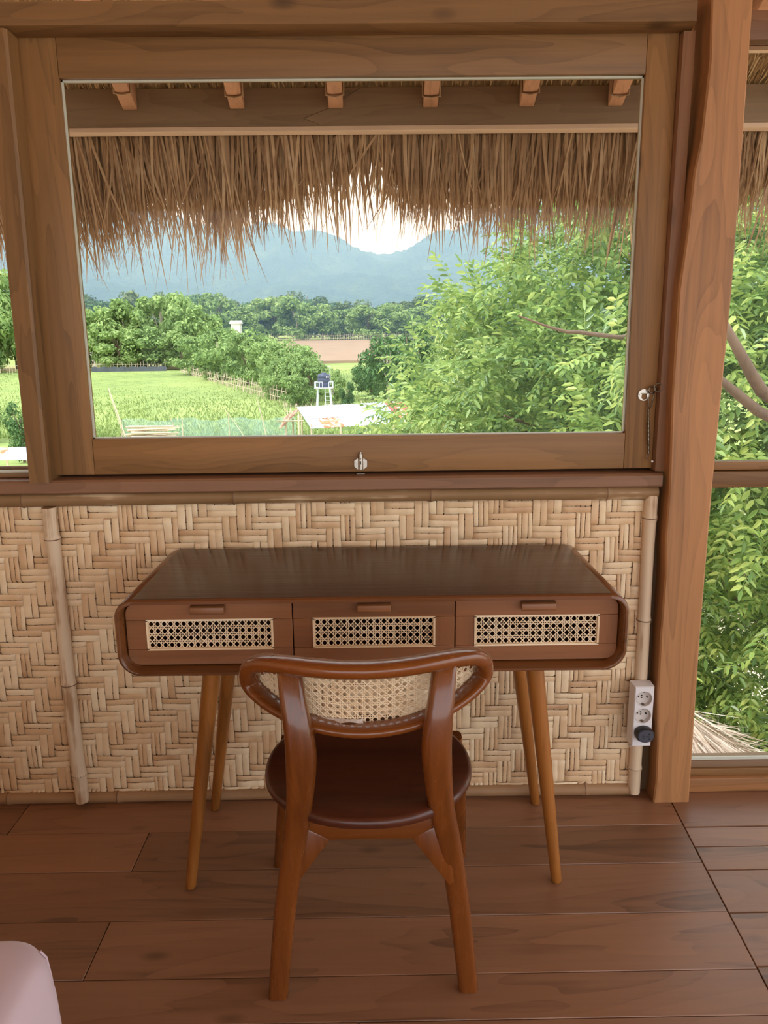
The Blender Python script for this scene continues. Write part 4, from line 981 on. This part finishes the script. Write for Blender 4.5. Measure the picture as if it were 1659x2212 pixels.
# ---- tin roofed shed
MT['tin'] = plain('bright_tin', srgb(236, 238, 244), 0.45, 0.0, 0.5, noise=0.06, nscale=1.5)
MT['tinblue'] = plain('bluish_tin', srgb(180, 196, 222), 0.5, noise=0.08, nscale=2)
t = NT('rusty_tin'); v_ = t.coords((1, 1, 1)); rf = t.noise(v_, 2.2, 4, 0.6, 0.5)
t.l(t.ramp(rf, [(0.40, srgb(226, 222, 222)), (0.48, srgb(214, 140, 96)), (0.62, srgb(192, 104, 66))], 'LINEAR'), t.b.inputs['Base Color']); t.b.inputs['Roughness'].default_value = 0.8; MT['rust'] = t.m
MT['redtin'] = plain('red_tin', srgb(186, 92, 76), 0.7, noise=0.2, nscale=1.5)
sy0, sy1 = 46.0, 49.4
R0, R1 = Vector(ony(641, 881, sy1)), Vector(ony(866, 868, sy1+5)); E0, E1 = Vector(ony(672, 926, sy0)), Vector(ony(905, 912, sy0+5))
shed = thing('shed', ((R0.x+R1.x)/2, 48, -6), 'open shed with a patched white and rusty tin roof below the water tower', 'shed')
def sheet(u0, u1, w0, w1, mat, lift=0.0):
    m = MB(); N_ = max(6, int((u1-u0)*60)); rows_ = []
    for w_ in (w0, w1):
        r_ = []
        for k in range(N_+1):
            u = u0+(u1-u0)*k/N_; a = R0.lerp(R1, u); b = E0.lerp(E1, u); p = a.lerp(b, w_)
            p.z += lift+0.02*math.cos(k*math.pi); r_.append(p)
        rows_.append(r_)
    m.loft(rows_, closed=False); o = m.build('roof_sheet', mat, shed, fix=False)
    md = o.modifiers.new('thick', 'SOLIDIFY'); md.thickness = 0.012; return o
for u0, u1, w0, w1, mt in ((0, 0.12, 0, 0.58, 'tin'), (0.12, 0.25, 0, 0.58, 'tin'), (0.25, 0.38, 0, 0.58, 'tin'), (0.38, 0.53, 0, 0.62, 'tin'), (0.53, 0.66, 0, 0.62, 'tin'), (0.66, 0.74, 0, 0.66, 'tinblue'), (0.74, 0.82, 0, 0.66, 'tinblue'), (0.82, 0.90, 0, 0.66, 'redtin'), (0.90, 0.96, 0, 0.66, 'rust'), (0.96, 1.04, 0, 0.66, 'redtin'),
                           (0, 0.11, 0.55, 1, 'tinblue'), (0.11, 0.20, 0.56, 1, 'rust'), (0.20, 0.29, 0.55, 1, 'rust'), (0.29, 0.38, 0.57, 1, 'tinblue'), (0.38, 0.53, 0.6, 1, 'tin'), (0.53, 0.68, 0.6, 1, 'tin'), (0.68, 0.84, 0.64, 1, 'tinblue'), (0.84, 1.0, 0.64, 1, 'rust')):
    sheet(u0, u1, w0, w1, mt, 0.03 if w0 == 0 else 0.0)
# back slope, gable of brown boards and hanging side roof on the left
BK0, BK1 = R0+Vector((0.2, 3.2, -1.1)), R1+Vector((0.2, 3.2, -1.1))
m = MB(); m.add([R0+Vector((0, 0, 0.03)), R1+Vector((0, 0, 0.03)), BK1, BK0], [(0, 1, 2, 3)]); bk = m.build('back_roof', 'tinblue', shed); bk.modifiers.new('thick', 'SOLIDIFY').thickness = 0.02
MT['palm'] = fibre('palm_thatch', [(0.1, srgb(104, 76, 60)), (0.5, srgb(160, 124, 100)), (0.9, srgb(200, 168, 140))], 'X', 0.9)
for k in range(6):
    a = R0.lerp(Vector(ony(611, 900, sy1)), k/6); b = R0.lerp(Vector(ony(611, 900, sy1)), (k+1.3)/6)
    m = MB(); m.add([a+Vector((0.1, -1.1-0.1*k, -0.25-0.06*k)), b+Vector((0, -1.2-0.1*k, -0.30-0.06*k)), b+Vector((0, 1.6, -0.15)), a+Vector((0.1, 1.5, -0.1))], [(0, 1, 2, 3)])
    o = m.build('palm_layer', 'palm', shed); o.modifiers.new('thick', 'SOLIDIFY').thickness = 0.05
for px, py, y in ((617, 915, 48.2), (632, 912, 49.5), (644, 905, 46.9), (651, 905, 48), (672, 926, 46.2), (735, 922, 47.2), (790, 918, 48.4), (850, 914, 49.6)):
    q = ony(px, py, y); MB().tube([(q[0], y, -6.0), (q[0]+0.03, y, q[2]+0.25)], 0.06, 7).build('post', 'stick', shed, smooth=60)
q0, q1 = Vector(ony(598, 910, 47)), Vector(ony(656, 909, 47.2)); MB().tube([q0, q1], 0.05, 6).build('beam', 'stick', shed, smooth=60)
# ---- water tower
MT['galv'] = plain('painted_steel', srgb(214, 216, 222), 0.5, 0.0, noise=0.08)
MT['tank'] = plain('dark_blue_tank', srgb(58, 64, 88), 0.4, noise=0.1, nscale=3)
ty = 66.0; tc = Vector(ony(700, 838, ty)); zp_ = tc.z
tw = thing('water_tower', (tc.x, ty, gz(ty)), 'pale steel tower with railing and ladder carrying the dark blue water tank', 'tower')
for sx in (-1, 1):
    for sy in (-1, 1):
        MB().tube([(tc.x+sx*0.75, ty+sy*0.75, gz(ty)-0.1), (tc.x+sx*0.5, ty+sy*0.5, zp_)], 0.06, 8).build('leg', 'galv', tw, smooth=60)
MB().box(tc.x-0.78, tc.x+0.78, ty-0.78, ty+0.78, zp_, zp_+0.06).build('platform', 'galv', tw)
for sx, sy in ((-1, -1), (-0.45, -1), (-0.1, -1), (1, -1), (0.62, -1), (-1, 1), (1, 1), (-1, 0), (1, 0)):
    MB().tube([(tc.x+sx*0.74, ty+sy*0.74, zp_+0.06), (tc.x+sx*0.74, ty+sy*0.74, zp_+0.52)], 0.028, 6).build('railing_post', 'galv', tw, smooth=60)
for x0_, y0_, x1_, y1_ in ((-1, -1, -0.1, -1), (0.62, -1, 1, -1), (-1, 1, 1, 1), (-1, -1, -1, 1), (1, -1, 1, 1)):
    for hh in (0.52,): MB().tube([(tc.x+x0_*0.74, ty+y0_*0.74, zp_+hh), (tc.x+x1_*0.74, ty+y1_*0.74, zp_+hh)], 0.028, 6).build('railing', 'galv', tw, smooth=60)
for sx in (0.12, 0.52):
    MB().tube([(tc.x+sx+0.12, ty-1.25, gz(ty)), (tc.x+sx, ty-0.8, zp_+0.1)], 0.03, 6).build('ladder_rail', 'galv', tw, smooth=60)
for k in range(9):
    t0 = (k+1)/10; x_ = tc.x+0.12*(1-t0); MB().tube([(x_+0.12, ty-1.25+0.45*t0, gz(ty)+(zp_-gz(ty))*t0), (x_+0.52, ty-1.25+0.45*t0, gz(ty)+(zp_-gz(ty))*t0)], 0.022, 6).build('rung', 'galv', tw, smooth=60)
MB().tube([(tc.x+0.56, ty-0.35, zp_+0.3), (tc.x+0.56, ty-0.35, zp_+1.75), (tc.x+0.30, ty-0.3, zp_+1.80)], 0.03, 6).build('pipe', 'galv', tw, smooth=60)
ztp = ony(700, 805, ty)[2]-(zp_+0.06)
tk = thing('water_tank', (tc.x, ty, zp_+0.06), 'dark blue cylindrical water tank on the steel tower', 'tank')
prof = [(0.50, 0), (0.53, 0.03), (0.53, 0.30*ztp), (0.515, 0.32*ztp), (0.53, 0.34*ztp), (0.53, 0.60*ztp), (0.515, 0.62*ztp), (0.53, 0.64*ztp), (0.53, 0.82*ztp), (0.48, 0.88*ztp), (0.20, 0.94*ztp)]
MB().loft([[(tc.x+r*math.cos(2*math.pi*k/28), ty+r*math.sin(2*math.pi*k/28), zp_+0.0605+z) for k in range(28)] for r, z in prof]).build('body', 'tank', tk, smooth=45)
MB().tube([(tc.x, ty, zp_+0.06+0.93*ztp), (tc.x, ty, zp_+0.06+ztp)], [0.24, 0.20], 20).build('lid', 'tank', tk, smooth=45)
for dx in (0.22, 0.36): MB().box(tc.x+dx, tc.x+dx+0.08, ty-0.535+dx*0.35*0.5, ty-0.47+dx*0.4, zp_+0.06+0.66*ztp, zp_+0.06+0.76*ztp).build('sticker', 'white', tk)
# small far things
def far_house(px, py, y, w, h, mat, label, d=6):
    q = ony(px, py, y); o = thing('house', (q[0], y, gz(y)), label, 'house')
    MB().box(q[0]-w/2, q[0]+w/2, y, y+d, gz(y), q[2]-h*0.3).build('wall', 'white', o)
    MB().add([(q[0]-w/2-.4, y-.5, q[2]-h*0.35), (q[0]+w/2+.4, y-.5, q[2]-h*0.35), (q[0]+w/2+.4, y+d/2, q[2]+h*0.4), (q[0]-w/2-.4, y+d/2, q[2]+h*0.4), (q[0]-w/2-.4, y+d+.5, q[2]-h*0.35), (q[0]+w/2+.4, y+d+.5, q[2]-h*0.35)], [(0, 1, 2, 3), (3, 2, 5, 4), (0, 3, 4), (1, 5, 2), (0, 4, 5, 1)]).build('roof', mat, o)
    for k in (-1, 1): MB().box(q[0]+k*w*0.25-0.5, q[0]+k*w*0.25+0.5, y-0.06, y+0.02, gz(y)+1.0, gz(y)+2.2).build('window', 'dark', o)
far_house(222, 728, 150, 5.5, 2.2, 'tinblue', 'house with a pale metal roof among the left hand trees')
far_house(508, 696, 228, 2.6, 1.2, 'white', 'tiny white house among the far trees', 3)
MY = 1720
mq = Vector(ony(593, 580, MY)); mt_ = thing('radio_mast', (mq.x, MY, mq.z-60), 'thin red and white radio mast on the hill', 'mast')
ztop = ony(593, 540, MY)[2]
for k in range(7):
    z0_, z1_ = mq.z-60+(ztop-mq.z+60)*k/7, mq.z-60+(ztop-mq.z+60)*(k+1)/7
    MB().tube([(mq.x, MY, z0_), (mq.x, MY, z1_)], [2.2-0.2*k, 2.0-0.2*k], 4).build('section', 'redtin' if k % 2 else 'white', mt_)
# low roof seen at the foot of the left window
q = ony(20, 985, 40); lh = thing('low_roof', (q[0], 40, -6), 'low rusty tin shelter at the bottom of the left window', 'shelter')
for k in range(6):
    x0_ = q[0]-3.2+k*0.95
    o = MB().add([(x0_, 39, q[2]-0.08), (x0_+0.97, 39, q[2]-0.08), (x0_+0.97, 41.2, q[2]+0.30), (x0_, 41.2, q[2]+0.30)], [(0, 1, 2, 3)]).build('roof_sheet', ('rust', 'tin', 'rust', 'tin', 'tinblue', 'tin')[k], lh); o.modifiers.new('t', 'SOLIDIFY').thickness = 0.02
for x_ in (-3.0, -1.4, 0.2, 1.9):
    MB().tube([(q[0]+x_, 39.3, -6), (q[0]+x_, 39.3, q[2]-0.06)], 0.06, 7).build('post', 'stick', lh, smooth=60)

# ---- the leafy near tree
MT['nearleaf'] = foliage('pinnate_leaf', [(0.12, srgb(80, 110, 66)), (0.38, srgb(132, 162, 88)), (0.6, srgb(174, 196, 110)), (0.9, srgb(218, 222, 132))], 0.30, 0.42, 0.6)
def frond(seed):
    g = np.random.default_rng(seed); V_, F_ = [], []; L = g.uniform(0.30, 0.42); npair = 6
    def pt(t): return np.array([L*t, 0.02*math.sin(t*3+seed), -0.10*t*t])
    def leaflet(p, d, ln, w):
        d = d/np.linalg.norm(d); up = np.array([0, 0, 1.0])+g.normal(0, 0.25, 3); s_ = np.cross(d, up); s_ /= np.linalg.norm(s_); nn_ = np.cross(s_, d)
        b = len(V_); dr = np.array([0, 0, -0.22*ln])
        V_.extend([p, p+d*ln*0.35+s_*w*0.5+nn_*w*0.15, p+d*ln*0.72+s_*w*0.40+nn_*w*0.1+dr*0.4, p+d*ln+dr, p+d*ln*0.72-s_*w*0.40+nn_*w*0.1+dr*0.4, p+d*ln*0.35-s_*w*0.5+nn_*w*0.15])
        F_.extend([(b, b+1, b+2, b+3), (b, b+3, b+4, b+5)])
    for k in range(npair):
        t = 0.22+0.72*k/(npair-1)
        for sg in (-1, 1): leaflet(pt(t), np.array([0.55, sg*0.9, -0.25])+g.normal(0, 0.12, 3), g.uniform(0.068, 0.095)*(1-0.2*abs(t-0.55)), g.uniform(0.026, 0.034))
    leaflet(pt(1.0), np.array([1, 0, -0.3]), 0.085, 0.03)
    b = len(V_)                                # stalk
    for t in (0, 0.5, 1.0): V_.extend([pt(t)+np.array([0, 0.0016, 0]), pt(t)-np.array([0, 0.0016, 0])])
    F_.extend([(b, b+2, b+3, b+1), (b+2, b+4, b+5, b+3)])
    return np.array(V_), np.array(F_)
PROTO = [frond(i) for i in range(6)]
def fronds(name, centre, radii, ntwig, per, seed, keep=None, shell=0.55, cam_bias=True):
    g = np.random.default_rng(seed); T = []
    while len(T) < ntwig:
        d = g.normal(size=3); d /= np.linalg.norm(d); r = (shell+(1-shell)*g.random())
        p = np.array(centre)+d*np.array(radii)*r
        if cam_bias and d[1] > 0.35: continue
        if p[1] < 3.55: continue
        if keep and not keep(p): continue
        T.append((p, d))
    out = []
    for p, d in T:
        k = per+g.integers(-2, 3)
        for i in range(k):
            dir_ = d*0.7+g.normal(0, 0.75, 3)+np.array([0, 0, -0.25]); dir_ /= np.linalg.norm(dir_)
            up = np.array([0, 0, 1.0])+g.normal(0, 0.25, 3); y_ = np.cross(up, dir_); y_ /= np.linalg.norm(y_); z_ = np.cross(dir_, y_)
            s_ = g.uniform(0.75, 1.15); out.append((np.stack([dir_, y_, z_], 1)*s_, p+g.normal(0, 0.06, 3), g.integers(0, 6)))
    return out, T
def emit(out, name, mat, parent, nsep=0):
    order = sorted(range(len(out)), key=lambda i: out[i][1][1]); VS_, FS_, nb_ = [], [], 0
    mes = []
    if nsep:
        for V_, F_ in PROTO:
            me = bpy.data.meshes.new('leaf'); me.from_pydata(V_.tolist(), [], F_.tolist()); me.materials.append(MT[mat]); mes.append(me)
    cnt = 0
    for i in order:
        R_, p, k = out[i]
        px_ = (p-CAM); dz = px_@_fw; u_ = CX+F*(px_@CR)/dz; v_ = CY-F*(px_@CU)/dz
        vis = (760 < u_ < 1370 and 400 < v_ < 940) or (1500 < u_ < 1659 and 420 < v_ < 1640)
        if cnt < nsep and vis:
            o = bpy.data.objects.new('leaf', mes[k]); COL.objects.link(o); o.parent = parent
            mm = Matrix([[*R_[0], p[0]-WORLD[parent].x], [*R_[1], p[1]-WORLD[parent].y], [*R_[2], p[2]-WORLD[parent].z], [0, 0, 0, 1]]); o.matrix_local = mm; cnt += 1
        else:
            V_, F_ = PROTO[k]; VS_.append(V_@R_.T+p); FS_.append(F_+nb_); nb_ += len(V_)
    return tag(npmesh(name, np.concatenate(VS_), np.concatenate(FS_), mat, parent), kind='stuff')
MT['branch'] = wood('brown_branch', srgb(112, 90, 72), 'Z', 0.85, 0.7, 1.2, 0.2)
nt = thing('pinnate_tree', (5.4, 8.2, -6.0), 'large leafy tree with feathery bright green leaves close outside on the right', 'tree')
sil_x = [430, 520, 560, 650, 760, 850, 900, 940, 1000]; sil_v = [1240, 1000, 930, 880, 850, 850, 800, 780, 740]
HUT = ony(1450, 1512, 4.6)
def keep_near(p):
    q = p-CAM; dz = q@_fw; u_ = CX+F*(q@CR)/dz; v_ = CY-F*(q@CU)/dz
    if not (650 < u_ < 2050 and 330 < v_ < 1800): return False
    if math.hypot(p[0]-HUT[0], p[1]-HUT[1]) < 1.3 and p[2] < HUT[2]: return False      # clear of the lower hut
    if v_ > 960 and p[1] < 5.2+0.4*math.sin(u_*0.03): return False
    return u_ > np.interp(v_, sil_x, sil_v)+45+30*math.sin(v_*0.07)
out, T = fronds('f', (4.2, 8.0, -1.3), (4.6, 3.9, 4.6), 2000, 9, 21, keep_near)
emit(out, 'foliage', 'nearleaf', nt, 290)
tips = [q for q in T[::40] if proj(q[0])[1] < 900]
MB().tube([(5.4, 8.2, -6.05), (5.2, 8.1, -4.2), (4.8, 7.9, -2.6), (4.5, 7.8, -1.4)], [0.20, 0.17, 0.14, 0.10], 12).build('trunk', 'branch', nt, smooth=60)
fork = Vector((4.7, 7.85, -2.3))
def branch(pts, r0, r1): 
    pp_ = smoothpath(pts, 12); MB().tube(pp_, [r0+(r1-r0)*k/11 for k in range(12)], 8).build('branch', 'branch', nt, smooth=60)
bq = lambda px, py, y: tuple(ony(px, py, y))
branch([fork, bq(1800, 1010, 4.6), bq(1659, 905, 4.3), bq(1568, 830, 4.2), bq(1520, 790, 4.2)], 0.05, 0.014)
branch([fork, bq(1760, 950, 4.7), bq(1659, 862, 4.3), bq(1600, 765, 4.2), bq(1560, 690, 4.2)], 0.055, 0.02)
branch([fork, bq(1480, 800, 7.4), bq(1310, 730, 5.0), bq(1215, 715, 4.6), bq(1120, 682, 4.5)], 0.026, 0.004)
branch([fork, bq(1400, 960, 7.0), bq(1200, 930, 6.6), bq(1090, 898, 6.3)], 0.04, 0.008)
for p, d_ in tips:
    branch([fork, fork.lerp(Vector(p), 0.5)+Vector((0, 0.3, 0.3)), Vector(p)], 0.03, 0.004)
# smaller trees lower down behind the right hand window
o2 = thing('pinnate_tree', (4.6, 13.0, -6), 'smaller leafy tree low down behind the right hand window', 'tree')
out, T = fronds('g', (4.2, 10.2, -3.3), (4.4, 2.6, 3.4), 1300, 9, 33)
emit(out, 'foliage', 'nearleaf', o2)
MB().tube([(4.6, 13, -6.05), (4.6, 12.9, -3.6)], [0.12, 0.05], 8).build('trunk', 'branch', o2, smooth=60)
for i, (px, y, tp, w, lb) in enumerate(((1420, 22, 900, 420, 'bushy tree in the hollow behind the leafy near tree'), (1900, 20, 880, 500, 'bushy tree beyond the right hand window edge'), (1150, 30, 905, 300, 'broad bush behind the lower leaves of the near tree'))):
    tree(px, y, tp, w, 'fresh', i, lb, low=0.02)
tag(MB().tube([ony(1160, 884, 9.6), ony(1242, 934, 9.0), ony(1300, 985, 8.6)], 0.03, 8).build('pipe', 'galv', smooth=60), 'white pipe slanting through the leaves of the near tree', 'pipe')

# ---- thatched roof of a lower hut seen at bottom right
apex = Vector(ony(1450, 1512, 4.6)); lr = thing('lower_hut', (apex.x, 4.6, -6), 'pale straw thatch of a lower hut seen through the bottom right window', 'hut')
cone = []
for k, (r, dz) in enumerate(((0.02, 0.0), (0.9, -0.62), (1.7, -1.25), (2.2, -1.7))):
    cone.append([(apex.x+r*math.cos(2*math.pi*j/28)*1.0, 4.6+r*math.sin(2*math.pi*j/28), apex.z-0.05+dz) for j in range(28)])
MB().loft(cone).build('roof', 'palestraw', lr, smooth=60)
MB().tube([(apex.x, 4.6, -6), (apex.x, 4.6, apex.z-1.7)], 1.5, 24).build('wall', 'back', lr, smooth=60)
n = 5500; a = NR.uniform(0, 2*math.pi, n); r0 = 2.0*NR.random(n)**0.6
root = np.stack([apex.x+r0*np.cos(a), 4.6+r0*np.sin(a), apex.z-0.03-0.72*r0+NR.uniform(0, 0.05, n)], 1)
d = np.stack([np.cos(a)+NR.normal(0, 0.22, n), np.sin(a)+NR.normal(0, 0.22, n), -0.72+NR.normal(0.12, 0.16, n)], 1); d /= np.linalg.norm(d, axis=1)[:, None]
v, f = ribbons(root, d, NR.uniform(0.22, 0.55, n), NR.uniform(0.006, 0.013, n), np.zeros((n, 3)), 2, np.stack([np.cos(a), np.sin(a), np.full(n, 1.2)], 1)+NR.normal(0, 0.5, (n, 3)))
tag(npmesh('thatch', v, f, 'palestraw', lr), kind='stuff')
